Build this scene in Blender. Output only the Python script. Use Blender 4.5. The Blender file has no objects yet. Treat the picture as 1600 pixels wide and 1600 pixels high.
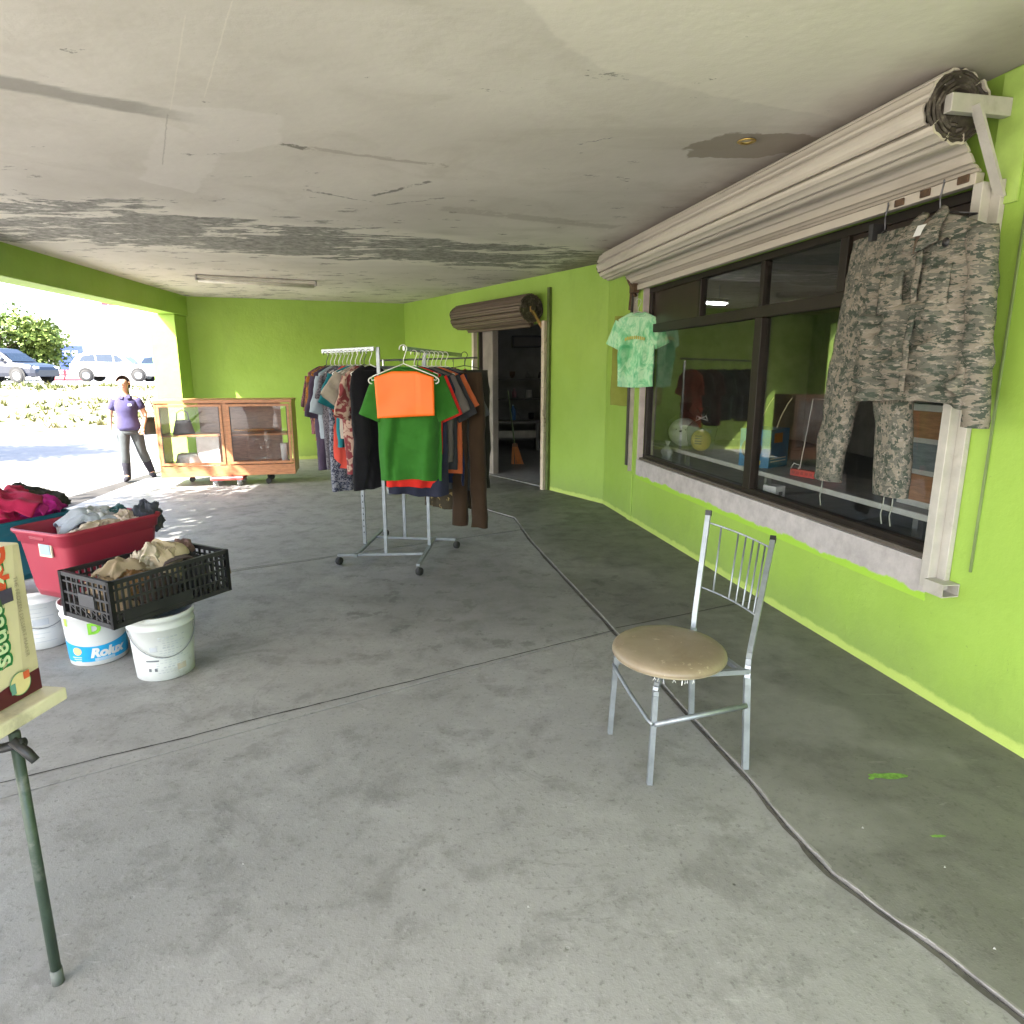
import bpy, math, random
from math import sin, cos, pi, radians as R
from mathutils import Vector, Matrix, noise as mnoise

# ------------------------------------------------------------------ camera, world, sun, exposure
S = bpy.context.scene
COL = S.collection
cam_d = bpy.data.cameras.new('camera'); cam = bpy.data.objects.new('camera', cam_d); COL.objects.link(cam)
cam.location = (0, 0, 1.62); cam.rotation_euler = (R(90 - 12.2), 0, 0)
cam_d.sensor_width = 36; cam_d.lens = 1026 / 1600 * 36
cam_d.clip_start = .05; cam_d.clip_end = 2000
S.camera = cam
SUN_AZ, SUN_EL = 220, 44                       # where the sun stands, clockwise from +Y
W = bpy.data.worlds.new('World'); S.world = W; W.use_nodes = True
wn = W.node_tree
sky = wn.nodes.new('ShaderNodeTexSky'); sky.sky_type = 'NISHITA'; sky.sun_disc = False
sky.sun_elevation = R(SUN_EL); sky.sun_rotation = R(SUN_AZ); sky.air_density = 1.0; sky.dust_density = 2.5; sky.ozone_density = 1.0
bg = next(n for n in wn.nodes if n.type == 'BACKGROUND'); bg.inputs['Strength'].default_value = .15
wn.links.new(sky.outputs[0], bg.inputs['Color'])
sd = bpy.data.lights.new('sun', 'SUN'); sd.energy = 5.0; sd.angle = R(.5); sd.color = (1, .95, .87)
so = bpy.data.objects.new('sun', sd); COL.objects.link(so)
tosun = Vector((sin(R(SUN_AZ)) * cos(R(SUN_EL)), cos(R(SUN_AZ)) * cos(R(SUN_EL)), sin(R(SUN_EL))))
so.rotation_euler = tosun.to_track_quat('Z', 'Y').to_euler(); so.location = tosun * 40
S.view_settings.view_transform = 'Standard'; S.view_settings.look = 'None'
S.view_settings.exposure = 3.0; S.view_settings.gamma = 1; S.view_settings.use_curve_mapping = False
S.render.engine = 'CYCLES'
S.cycles.use_denoising = True
S.cycles.max_bounces = 10; S.cycles.diffuse_bounces = 6; S.cycles.glossy_bounces = 5
S.cycles.transparent_max_bounces = 12; S.cycles.sample_clamp_indirect = 8
S.cycles.caustics_reflective = False; S.cycles.caustics_refractive = False
rnd = random.Random(7)

# ------------------------------------------------------------------ material helpers
class X:                                        # a socket with arithmetic
    def __init__(s, g, o): s.g, s.o = g, o
    def op(s, k, *a, clamp=False):
        n = s.g.nt.nodes.new('ShaderNodeMath'); n.operation = k; n.use_clamp = clamp
        for i, v in enumerate((s,) + a):
            if isinstance(v, X): s.g.nt.links.new(v.o, n.inputs[i])
            else: n.inputs[i].default_value = v
        return X(s.g, n.outputs[0])
    def __add__(s, b): return s.op('ADD', b)
    def __sub__(s, b): return s.op('SUBTRACT', b)
    def __mul__(s, b): return s.op('MULTIPLY', b)
    def __neg__(s): return s.op('MULTIPLY', -1.)
    def abs(s): return s.op('ABSOLUTE')
    def step(s, lo, hi):                        # smooth 0..1
        n = s.g.nt.nodes.new('ShaderNodeMapRange'); n.interpolation_type = 'SMOOTHSTEP'
        s.g.nt.links.new(s.o, n.inputs[0]); n.inputs[1].default_value = lo; n.inputs[2].default_value = hi
        return X(s.g, n.outputs[0])
class G:
    def __init__(g, name, rough=.6, metal=0., spec=.5):
        g.m = bpy.data.materials.new(name); g.m.use_nodes = True; g.nt = g.m.node_tree
        g.b = next(n for n in g.nt.nodes if n.type == 'BSDF_PRINCIPLED')
        g.b.inputs['Roughness'].default_value = rough; g.b.inputs['Metallic'].default_value = metal
        g.b.inputs['Specular IOR Level'].default_value = spec
        g.tc = g.nt.nodes.new('ShaderNodeTexCoord')
    def co(g, scale=(1, 1, 1), rot=(0, 0, 0), which='Object'):
        n = g.nt.nodes.new('ShaderNodeMapping'); n.inputs['Scale'].default_value = scale; n.inputs['Rotation'].default_value = rot
        g.nt.links.new(g.tc.outputs[which], n.inputs[0]); return n.outputs[0]
    def xyz(g):
        n = g.nt.nodes.new('ShaderNodeSeparateXYZ'); g.nt.links.new(g.tc.outputs['Object'], n.inputs[0])
        return [X(g, o) for o in n.outputs]
    def noise(g, scale, detail=4, rough=.55, dist=0., v=None, col=False):
        n = g.nt.nodes.new('ShaderNodeTexNoise'); n.inputs['Scale'].default_value = scale
        n.inputs['Detail'].default_value = detail; n.inputs['Roughness'].default_value = rough; n.inputs['Distortion'].default_value = dist
        g.nt.links.new(v if v is not None else g.co(), n.inputs['Vector'])
        return n.outputs['Color'] if col else X(g, n.outputs[0])
    def vor(g, scale, v=None, feature='F1', out='Distance'):
        n = g.nt.nodes.new('ShaderNodeTexVoronoi'); n.feature = feature; n.inputs['Scale'].default_value = scale
        g.nt.links.new(v if v is not None else g.co(), n.inputs['Vector']); return X(g, n.outputs[out])
    def ramp(g, f, stops, const=False):
        n = g.nt.nodes.new('ShaderNodeValToRGB'); g.nt.links.new(f.o, n.inputs[0])
        if const: n.color_ramp.interpolation = 'CONSTANT'
        el = n.color_ramp.elements
        while len(el) < len(stops): el.new(1.)
        for e, (p, c) in zip(el, stops): e.position = p; e.color = (*c, 1)
        return n.outputs[0]
    def mix(g, f, a, b):
        n = g.nt.nodes.new('ShaderNodeMix'); n.data_type = 'RGBA'
        for s, v in ((0, f), (6, a), (7, b)):
            if isinstance(v, X): g.nt.links.new(v.o, n.inputs[s])
            elif isinstance(v, (int, float)): n.inputs[s].default_value = v
            elif isinstance(v, tuple): n.inputs[s].default_value = (*v, 1)
            else: g.nt.links.new(v, n.inputs[s])
        return n.outputs[2]
    def color(g, c):
        if isinstance(c, tuple): g.b.inputs['Base Color'].default_value = (*c, 1)
        else: g.nt.links.new(c, g.b.inputs['Base Color'])
    def rough(g, x): g.nt.links.new(x.o, g.b.inputs['Roughness'])
    def bump(g, h, strength=.3, dist=.01):
        n = g.nt.nodes.new('ShaderNodeBump'); n.inputs['Strength'].default_value = strength; n.inputs['Distance'].default_value = dist
        g.nt.links.new(h.o, n.inputs['Height']); g.nt.links.new(n.outputs[0], g.b.inputs['Normal'])
def sc(c, k): return tuple(min(1, v * k) for v in c)
def plain(name, c, rough=.6, metal=0., var=.18, scale=6., bump=0., bscale=60., dirt=None, spec=.5):
    g = G(name, rough, metal, spec); n = g.noise(scale, 5, .6)
    c1 = g.ramp(n, [(.3, sc(c, 1 - var)), (.7, sc(c, 1 + var))])
    if dirt: c1 = g.mix(g.noise(scale * .7, 6, .7, .4).step(.52, .72), c1, dirt)
    g.color(c1)
    if bump: g.bump(g.noise(bscale, 4, .6), bump, .004)
    return g.m
def cloth(name, c, weave=420, c2=None, pscale=30, lo=.48, hi=.52):
    g = G(name, .9, spec=.15); g.b.inputs['Sheen Weight'].default_value = .08
    base = g.mix(g.noise(14, 5, .6), sc(c, .82), sc(c, 1.12))
    if c2: base = g.mix(g.noise(pscale, 3, .5, 1.2).step(lo, hi), base, c2)
    g.color(base); g.bump(g.noise(weave, 2, .5) * .4 + g.noise(22, 4, .55), .55, .006)
    return g.m

# ------------------------------------------------------------------ mesh helpers
class MB:
    def __init__(s): s.v, s.f, s.mi, s.cur = [], [], [], 0
    def add(s, vs, fs, M=None):
        o = len(s.v); s.v += [tuple(M @ Vector(p)) for p in vs] if M is not None else [tuple(p) for p in vs]
        s.f += [tuple(i + o for i in f) for f in fs]; s.mi += [s.cur] * len(fs)
    def box(s, a, b, M=None):
        x0, x1 = sorted((a[0], b[0])); y0, y1 = sorted((a[1], b[1])); z0, z1 = sorted((a[2], b[2]))
        s.add([(x0, y0, z0), (x1, y0, z0), (x1, y1, z0), (x0, y1, z0), (x0, y0, z1), (x1, y0, z1), (x1, y1, z1), (x0, y1, z1)],
              [(3, 2, 1, 0), (4, 5, 6, 7), (0, 1, 5, 4), (1, 2, 6, 5), (2, 3, 7, 6), (3, 0, 4, 7)], M)
    def bar(s, p, q, w, h=None, up=(0, 0, 1)):
        p, q = Vector(p), Vector(q); d = (q - p).normalized(); u = Vector(up)
        if abs(d.dot(u)) > .98: u = Vector((1, 0, 0))
        x = d.cross(u).normalized(); y = x.cross(d); h = h or w
        vs = [c + x * (sx * w / 2) + y * (sy * h / 2) for c in (p, q) for sx, sy in ((-1, -1), (1, -1), (1, 1), (-1, 1))]
        s.add(vs, [(3, 2, 1, 0), (4, 5, 6, 7), (0, 1, 5, 4), (1, 2, 6, 5), (2, 3, 7, 6), (3, 0, 4, 7)])
    def tube(s, pts, r, n=8, cap=True):
        pts = [Vector(p) for p in pts]; rs = r if isinstance(r, (list, tuple)) else [r] * len(pts)
        o = len(s.v); x = None; vs, fs = [], []
        for i, p in enumerate(pts):
            d = (pts[min(i + 1, len(pts) - 1)] - pts[max(i - 1, 0)]).normalized()
            if x is None: x = d.orthogonal().normalized()
            else: x = (x - d * x.dot(d)).normalized()
            y = d.cross(x)
            vs += [p + (x * cos(2 * pi * k / n) + y * sin(2 * pi * k / n)) * rs[i] for k in range(n)]
        for i in range(len(pts) - 1):
            fs += [(i * n + k, i * n + (k + 1) % n, (i + 1) * n + (k + 1) % n, (i + 1) * n + k) for k in range(n)]
        if cap: fs += [tuple(range(n))[::-1], tuple((len(pts) - 1) * n + k for k in range(n))]
        s.add(vs, fs)
    def lathe(s, prof, n=32, M=None, cap0=True, cap1=False):
        vs, fs = [], []
        for r, z in prof: vs += [(r * cos(2 * pi * k / n), r * sin(2 * pi * k / n), z) for k in range(n)]
        for i in range(len(prof) - 1):
            fs += [(i * n + k, i * n + (k + 1) % n, (i + 1) * n + (k + 1) % n, (i + 1) * n + k) for k in range(n)]
        if cap0: fs.append(tuple(range(n))[::-1])
        if cap1: fs.append(tuple((len(prof) - 1) * n + k for k in range(n)))
        s.add(vs, fs, M)
    def prism(s, poly, z0, z1, M=None):
        n = len(poly)
        s.add([(x, y, z0) for x, y in poly] + [(x, y, z1) for x, y in poly],
              [tuple(range(n))[::-1], tuple(range(n, 2 * n))] + [(k, (k + 1) % n, n + (k + 1) % n, n + k) for k in range(n)], M)
    def rings(s, rr, closed=True, cap0=False, cap1=False, M=None):
        n = len(rr[0]); vs = [p for r in rr for p in r]; fs = []
        m = n if closed else n - 1
        for i in range(len(rr) - 1):
            fs += [(i * n + k, i * n + (k + 1) % n, (i + 1) * n + (k + 1) % n, (i + 1) * n + k) for k in range(m)]
        if cap0: fs.append(tuple(range(n))[::-1])
        if cap1: fs.append(tuple((len(rr) - 1) * n + k for k in range(n)))
        s.add(vs, fs, M)
    def grid(s, fn, nu, nv):
        s.add([fn(i / nu, j / nv) for j in range(nv + 1) for i in range(nu + 1)],
              [(j * (nu + 1) + i, j * (nu + 1) + i + 1, (j + 1) * (nu + 1) + i + 1, (j + 1) * (nu + 1) + i) for j in range(nv) for i in range(nu)])
    def build(s, name, m, parent=None, smooth=False, bevel=0., loc=None, rot=None, subd=0):
        me = bpy.data.meshes.new(name); me.from_pydata(s.v, [], s.f)
        for k in (m if isinstance(m, (list, tuple)) else [m]): me.materials.append(k)
        if any(s.mi): me.polygons.foreach_set('material_index', s.mi)
        me.update()
        if smooth: me.polygons.foreach_set('use_smooth', [True] * len(me.polygons))
        o = bpy.data.objects.new(name, me); COL.objects.link(o)
        if parent: o.parent = parent
        if loc is not None: o.location = loc
        if rot is not None: o.rotation_euler = rot
        if bevel:
            b = o.modifiers.new('bevel', 'BEVEL'); b.width = bevel; b.segments = 2; b.limit_method = 'ANGLE'; b.angle_limit = R(40)
        if subd:
            b = o.modifiers.new('subd', 'SUBSURF'); b.levels = subd; b.render_levels = subd
        return o
def tag(o, label=None, cat=None, group=None, kind=None):
    if label: o['label'] = label
    if cat: o['category'] = cat
    if group: o['group'] = group
    if kind: o['kind'] = kind
    return o
def thing(name, label, cat, loc=(0, 0, 0), rz=0, group=None):
    o = bpy.data.objects.new(name, None); COL.objects.link(o); o.empty_display_size = .1
    o.location = loc; o.rotation_euler = (0, 0, rz); return tag(o, label, cat, group)
def text_polys(body, size, shear=0., bold=0., align='CENTER'):
    cu = bpy.data.curves.new('text', 'FONT'); cu.body = body; cu.size = size; cu.shear = shear; cu.offset = bold
    cu.align_x = align; cu.align_y = 'CENTER'; cu.resolution_u = 3
    o = bpy.data.objects.new('text', cu); COL.objects.link(o); bpy.context.view_layer.update()
    me = bpy.data.meshes.new_from_object(o.evaluated_get(bpy.context.evaluated_depsgraph_get()))
    vs = [v.co.copy() for v in me.vertices]; fs = [tuple(p.vertices) for p in me.polygons]
    bpy.data.objects.remove(o); bpy.data.curves.remove(cu); bpy.data.meshes.remove(me)
    return vs, fs
def text_on(name, body, size, fn, m, parent, **k):
    vs, fs = text_polys(body, size, **k); b = MB(); b.add([fn(v.x, v.y) for v in vs], fs)
    return b.build(name, m, parent)
def nz(x, y, z=0.): return mnoise.noise(Vector((x, y, z)))

# ------------------------------------------------------------------ frames of the place
A0 = Vector((1.295, 6.996, 0)); AZ_WIN = math.atan2(-.982, .190)      # window wall: local x runs to the camera, local y into the shop
B0 = Vector((.477, 8.913, 0)); AZ_DOOR = math.atan2(.841, -.541)      # door wall: local x runs away, local y out to the porch
WM = Matrix.Translation(A0) @ Matrix.Rotation(AZ_WIN, 4, 'Z')
DM = Matrix.Translation(B0) @ Matrix.Rotation(AZ_DOOR, 4, 'Z')
C_IN = Vector((1.116, 7.919, 0)); C_BACK = Vector((-2.019, 12.79, 0)); C_LEFT = Vector((-5.50, 11.52, 0))
CEIL = 2.83
def roof_x(y): return -4.92 - .113 * (y - 6.65)                      # inner face of the beam at the open side

# ------------------------------------------------------------------ materials of the setting
def lime_mat():
    g = G('lime_wall_paint', .62); x, y, z = g.xyz()
    n = g.noise(1.3, 5, .6); c = g.ramp(n, [(.3, (.262, .420, .058)), (.7, (.312, .480, .082))])
    c = g.mix((g.noise(7, 6, .7, .5).step(.60, .78)) * .35, c, (.225, .37, .05))
    c = g.mix(g.noise(.55, 3, .5).step(.4, .65) * .30, c, (.235, .38, .045))
    c = g.mix(g.noise(2.3, 7, .72, .2, v=g.co((1, 1, .28))).step(.53, .68) * .32, c, (.215, .34, .055))
    c = g.mix((z + (g.noise(1.6, 6, .7) - .5) * .5).step(.45, .0) * .55, c, (.18, .25, .075))
    c = g.mix(g.noise(34, 3, .6).step(.70, .74) * .35, c, (.13, .17, .05))
    edge = (z + g.noise(9, 5, .7) * .06 - .03).step(.05, .075)
    c = g.mix(edge, (.40, .52, .12), c)
    g.color(c); g.rough(g.noise(3, 4, .6) * .3 + .48); g.bump(g.noise(22, 7, .68) + g.noise(3, 3, .5) * 2.5, .26, .014); return g.m
LIME = lime_mat()
def sill_mat():
    g = G('bare_concrete_sill', .85); x, y, z = g.xyz()
    c = g.ramp(g.noise(9, 6, .65), [(.3, (.33, .31, .31)), (.7, (.50, .47, .47))])
    e = (z + (g.noise(4, 5, .7) - .5) * .11).step(.535, .55)
    g.color(g.mix(e, (.315, .54, .05), c)); g.bump(g.noise(40, 5, .6), .3, .006); return g.m
def ceil_mat():
    g = G('old_ceiling_paint', .85); x, y, z = g.xyz()
    big = g.noise(.7, 4, .5); c = g.ramp(big, [(.3, (.50, .465, .425)), (.7, (.64, .60, .555))])
    c = g.mix(g.noise(2.2, 6, .65, .6).step(.45, .75) * .35, c, (.40, .36, .31))
    # long smudges along the slab
    c = g.mix(g.noise(1.0, 5, .6, .3, v=g.co((.35, 1.9, 1), (0, 0, R(-23)))).step(.56, .74) * .32, c, (.33, .295, .25))
    wob = (g.noise(2.5, 5, .6) - .5) * .22
    def half(nx, ny, d, w=.015): return (x * nx + y * ny + wob - d).step(-w, w)
    def seg(p, q): 
        d = Vector((q[0] - p[0], q[1] - p[1])).normalized(); nx, ny = d.y, -d.x; return half(nx, ny, nx * p[0] + ny * p[1])
    # big repaint edge: the area near the camera is a lighter coat
    near = seg((-.587, 2.632), (.40, 3.06)) * seg((.40, 3.06), (1.5, 4.77))
    c = g.mix(near * .55, c, (.68, .635, .575))
    # squarish repaint patch and its tail
    wob = wob * .9
    def poly(ps):
        m = None
        for i in range(len(ps)): 
            s = seg(ps[i], ps[(i + 1) % len(ps)]); m = s if m is None else m * s
        return m
    patch = poly([(-1.613, 3.369), (-1.709, 4.162), (-1.262, 3.941), (-1.104, 3.525)]) 
    tail = poly([(-1.75, 3.6), (-2.429, 4.62), (-2.225, 4.95), (-1.60, 4.05)])
    c = g.mix(patch.op('MAXIMUM', tail) * .5, c, (.65, .61, .58))
    # dark streak on the upper left
    st = (x * .56 - y * .83); t = x * .83 + y * .56
    n1 = g.noise(3, 6, .7, v=g.co((.6, 2.6, 1), (0, 0, R(-34))))
    k = (n1 * .14 - .07 + (x * .56 - y * .83 + 3.85).abs() * -1. + .10).step(0, .05) * (t + n1 * .3).step(.95, .55)
    c = g.mix(k * .75, c, (.24, .225, .205))
    # the peeled band across the middle
    s = x * .92 + y * .394; p = y * .92 - x * .394
    nb = g.noise(1.15, 9, .70, .35, v=g.co((.75, 2.5, 1), (0, 0, R(-23))))
    nf = g.noise(9, 8, .75, v=g.co((.5, 1.5, 1), (0, 0, R(-23))))
    wv = (p - 7.02 + (g.noise(.8, 4, .55) - .5) * 1.25).abs()
    wid = s * -.05 + 1.0
    band = (wid - wv).step(-.16, .42)
    peel = (nb + nf * .16 - .08 + band * .20 - .615).step(0., .012) * band.step(.05, .15)
    rag = g.mix(g.noise(14, 7, .75).step(.35, .65), (.15, .143, .132), (.335, .32, .295))
    isl = g.noise(2.3, 8, .72, .5, v=g.co((.55, 1.7, 1), (0, 0, R(-23))))
    peel = peel * (isl - band * .06).step(.535, .50)
    c = g.mix(band.step(0, .5) * .75, c, (.68, .64, .575))
    c = g.mix(peel, c, rag)
    # scattered small flakes
    fl = (g.noise(2.6, 7, .75, v=g.co((1, 2, 1), (0, 0, R(-23)))) + nf * .14 + (p - 4.2) * .012 * band.step(-2., .1)).step(.715, .725)
    c = g.mix(fl * .8, c, (.20, .19, .175))
    def line(p0, q0, w, col, amt, wig=.13):
        nonlocal c
        dv = Vector((q0[0] - p0[0], q0[1] - p0[1])); Ln = dv.length; dv.normalize(); wb = (g.noise(7, 6, .7) - .5) * wig
        al = x * dv.x + y * dv.y - (p0[0] * dv.x + p0[1] * dv.y); pr = (x * dv.y - y * dv.x - (p0[0] * dv.y - p0[1] * dv.x) + wb).abs()
        c = g.mix((pr + g.noise(14, 4, .7) * w * .8).step(w * 1.15, w * .75) * (al + wb).step(0, .03) * (al + wb - Ln).step(.03, 0) * (g.noise(5, 6, .75, 0, g.co((1, 1, 1), (0, 0, .4))).step(.40, .47) if wig > .1 else X.op(al, 'GREATER_THAN', -99.)) * amt, c, col)
    line((-.93, 2.5), (-1.39, 3.3), .005, (.68, .63, .56), .45, .012); line((-1.13, 2.59), (-1.62, 3.45), .005, (.68, .63, .56), .4, .012)
    line((-1.66, 3.5), (-2.1, 4.3), .006, (.25, .23, .21), .45, .02)
    line((-1.0, 5.05), (-.55, 4.68), .035, (.16, .15, .14), .85); line((-1.45, 4.85), (-1.05, 5.2), .018, (.16, .15, .14), .8); line((-.95, 5.3), (-.5, 5.1), .022, (.18, .17, .16), .7)
    line((-1.27, 3.93), (-1.15, 4.02), .045, (.13, .12, .10), .85); line((-1.15, 4.0), (-.4, 4.35), .05, (.33, .29, .25), .6)
    line((.35, 3.95), (.52, 3.86), .010, (.18, .17, .20), .8); line((-.55, 5.4), (.9, 6.1), .16, (.34, .30, .265), .5)
    # damp patch round the spotlight
    r = ((x - 1.33) * (x - 1.33) * .55 + (y - 3.98) * (y - 3.98) * 1.5).op('SQRT')
    dm = (r + (g.noise(3.2, 4, .6) - .5) * .42).step(.27, .245)
    c = g.mix(dm * .75, c, (.20, .165, .125))
    # ceiling gets darker towards the window wall
    sh = (x * .982 + y * .19 + (g.noise(2, 4, .6) - .5) * .4).step(1.95, 2.35)
    c = g.mix(sh * .6, c, (.20, .165, .13))
    g.color(c)
    g.bump(g.noise(16, 8, .62) + g.noise(4, 3, .5) * 1.2 - peel * 1.4 + near * .3, .16, .012); return g.m
def floor_mat(name, base, dark):
    g = G(name, .7); x, y, z = g.xyz()
    n1 = g.noise(.9, 7, .62, .3); n2 = g.noise(5, 8, .68, .2); n3 = g.noise(48, 6, .7)
    c = g.ramp(n1, [(.28, sc(base, .80)), (.72, sc(base, 1.14))])
    c = g.mix(n2.step(.48, .66) * .55, c, dark)
    c = g.mix(g.noise(2.6, 9, .78).step(.50, .62) * .38, c, sc(base, 1.3))
    c = g.mix(g.noise(17, 6, .75, v=g.co((1, .55, 1))).step(.56, .70) * .35, c, sc(base, 1.35))
    c = g.mix(g.noise(1.7, 6, .7, .8).step(.54, .68) * .5, c, sc(dark, .9))
    c = g.mix(n3.step(.54, .68) * .6, c, sc(dark, .65)); c = g.mix((g.noise(1.3, 8, .62, .8) - .5).abs().step(.010, .003) * g.noise(.8, 3).step(.5, .6) * .22, c, sc(dark, .5)); c = g.mix(g.noise(75, 4, .7).step(.60, .70) * .4, c, sc(base, 1.5))
    if name.startswith('darker'):
        edge = (x - .95 + (y - 2.4) * .20 + (g.noise(1.3, 5, .6) - .5) * .9).step(.10, .34)
        c = g.mix(edge * .55, sc(base, 1.35) if False else c, sc(dark, .95))
        c = g.mix(g.noise(1.1, 4, .55).step(.52, .60) * .35, c, sc(base, 1.4))
    # pale scuffs and dark specks
    c = g.mix(g.noise(9, 4, .6, 1.5, v=g.co((.5, 3.2, 1), (0, 0, .9))).step(.66, .70) * .3, c, sc(base, 1.5))
    c = g.mix(g.vor(7).step(.055, .03) * g.noise(2.2).step(.5, .6) * .75, c, (.05, .048, .045))
    # dirty pitted ground before the rack
    rr = ((x + .1) * (x + .1) * .6 + (y - 4.6) * (y - 4.6) * .9).op('SQRT')
    c = g.mix((rr + (g.noise(1.6, 6, .65) - .5) * 1.3).step(1.05, .45) * .55, c, sc(dark, .8))
    c = g.mix((g.noise(4.2, 6, .7).step(.56, .62)) * (rr.step(1.5, .6)) * .6, c, sc(dark, .55))
    g.color(c); g.rough(n2.step(.3, .8) * .25 + .52)
    g.bump(n3 * .35 + n2 * .5 + g.noise(130, 3, .6) * .25 - g.vor(7).step(.055, .03) * .4, .35, .008); return g.m
FLOOR = floor_mat('worn_concrete_floor', (.262, .258, .250), (.150, .146, .138))
WALK = floor_mat('darker_concrete_walkway', (.175, .172, .160), (.090, .087, .077))
PAVE = floor_mat('pale_pavement', (.34, .325, .30), (.26, .25, .23))
DIRT = plain('joint_dirt', (.035, .032, .028), .95)
STEEL = plain('galvanised_steel', (.25, .275, .30), .42, .55, .18, 14)
CHROME = plain('chrome', (.42, .44, .46), .25, .9, .1, 10)
WHITE = plain('white_plastic', (.60, .61, .62), .45, 0, .06, 4)
BLACKP = plain('black_plastic', (.018, .018, .02), .5, 0, .3, 9)
RUBBER = plain('black_rubber', (.02, .02, .02), .8)
BROWNAL = plain('dark_brown_aluminium', (.016, .012, .009), .45, 0, .2, 8, spec=.25)
WOOD = None
def wood_mat(name, c, k=1.):
    g = G(name, .38); n = g.noise(6, 6, .6, .9, v=g.co((1.2 * k, 7 * k, 7 * k)))
    c1 = g.ramp(n, [(.3, sc(c, .68)), (.7, sc(c, 1.2))]); g.color(g.mix(g.noise(60, 3, .6, v=g.co((1, 14, 14))).step(.5, .8) * .3, c1, sc(c, .5)))
    g.bump(n, .08, .003); return g.m
WOOD = wood_mat('red_brown_wood', (.42, .185, .085))
DWOOD = wood_mat('dark_cardboard_back', (.30, .19, .15))
PALEWOOD = plain('cream_painted_board', (.66, .60, .44), .55, 0, .1, 9, .15, 40, (.45, .40, .30))
def glass_mat(name, tint=(1, 1, 1), boost=1.):
    m = bpy.data.materials.new(name); m.use_nodes = True; nt = m.node_tree; nt.nodes.clear()
    o = nt.nodes.new('ShaderNodeOutputMaterial'); mx = nt.nodes.new('ShaderNodeMixShader')
    t = nt.nodes.new('ShaderNodeBsdfTransparent'); t.inputs[0].default_value = (*tint, 1)
    gl = nt.nodes.new('ShaderNodeBsdfGlossy'); gl.inputs['Roughness'].default_value = .012
    fr = nt.nodes.new('ShaderNodeLayerWeight'); fr.inputs['Blend'].default_value = .5
    pw = nt.nodes.new('ShaderNodeMath'); pw.operation = 'POWER'; pw.inputs[1].default_value = 4.5; nt.links.new(fr.outputs['Facing'], pw.inputs[0])
    mu = nt.nodes.new('ShaderNodeMath'); mu.operation = 'MULTIPLY_ADD'; mu.inputs[1].default_value = .96 * boost; mu.inputs[2].default_value = .04 * boost; mu.use_clamp = True
    nt.links.new(pw.outputs[0], mu.inputs[0]); nt.links.new(mu.outputs[0], mx.inputs[0])
    nt.links.new(t.outputs[0], mx.inputs[1]); nt.links.new(gl.outputs[0], mx.inputs[2]); nt.links.new(mx.outputs[0], o.inputs[0]); return m
GLASS = glass_mat('window_glass', (.90, .91, .90), 1.15)
CGLASS = glass_mat('cabinet_glass', (.96, .97, .97), .7)
DARKGL = plain('dark_car_glass', (.02, .03, .045), .08, 0, .1)
INK = plain('dark_print', (.12, .13, .15), .6); GREYINK = plain('grey_print', (.42, .45, .50), .6)

# ------------------------------------------------------------------ ground, street, floor slabs
b = MB(); b.grid(lambda u, v: (-150 + 300 * u, -60 + 300 * v, -.10), 6, 6); tag(b.build('ground', plain('sandy_ground', (.40, .37, .30), .95, 0, .15, .4)), kind='structure')
g = G('sunny_asphalt', .85); g.color(g.ramp(g.noise(3, 8, .7), [(.3, (.13, .13, .14)), (.7, (.18, .18, .185))])); g.bump(g.noise(90, 3, .6), .3, .006)
b = MB(); b.add([(-70, 5.2, -.06), (-40, 8.5, -.06), (-6.2, 12.3, -.06), (8, 12.6, -.06), (8, 26, -.06), (-70, 26, -.06)], [(0, 1, 2, 3, 4, 5)]); tag(b.build('street', g.m), kind='structure')
b = MB(); b.prism([(-40, -12), (roof_x(-3) - .32, -12), (roof_x(12.5) - .32, 12.4), (-6.2, 12.4), (-40, 8.6)], -.09, -.035); b.prism([(roof_x(-3.5) - .32, -14), (16, -14), (16, -4.02), (roof_x(-4) - .32, -4.02)], -.09, -.035); tag(b.build('pavement', PAVE), kind='structure')
floor = tag(bpy.data.objects.new('floor', None), kind='structure'); COL.objects.link(floor)
b = MB(); b.box((-5.9, -4, -.12), (7, 16, -.03)); b.build('bed', DIRT, floor)
STEP = [(2.3, -3.5), (1.95, -1.2), (1.66, .45), (1.31, 1.369), (1.229, 1.547), (1.135, 1.704), (1.053, 1.861), (1.001, 2.094), (.957, 2.403), (.857, 2.861), (.652, 3.926), (.43, 4.98), (.186, 6.17), (.115, 6.63), (.036, 7.154), (-.384, 7.711), (-1.0, 8.55), (-1.2, 11.2)]
def J(x): return 3.926 + (x - .652) * (.585 if x < .652 else .485)      # first cross joint
def K(x): return 6.63 + (x - .115) * .585                              # second cross joint
def slab(poly, z0, z1, m): 
    q = MB(); q.prism(poly, z0, z1); return q.build('concrete_slab', m, floor, bevel=.0015)
e = .006
near = [(x - .006, y) for x, y in STEP[:11]]
slab([(roof_x(-3.5) - .3, -3.5)] + near[:-1] + [(.645, J(.645) - e)] + [(roof_x(.6) - .3, J(-5) - e)], -.03, 0, FLOOR)
slab([(roof_x(.6) - .3, J(-5) + e), (.645, J(.645) + e), (.424, 4.98), (.18, 6.17), (.11, 6.62 - e), (roof_x(3.5) - .3, K(-5) - e)], -.03, 0, FLOOR)
slab([(roof_x(3.5) - .3, K(-5) + e), (.11, 6.63 + e), (.03, 7.154), (-.39, 7.711), (-1.006, 8.55), (-1.206, 11.2), (-1.3, 11.75), (-2.1, 13.0), (roof_x(12) - .3, 11.9)], -.03, 0, FLOOR)
up = .013
slab(STEP[:11] + [(1.80, J(1.80) - e), (2.0, 3.4), (3.3, -3.5)], -.03, up, WALK)
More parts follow.
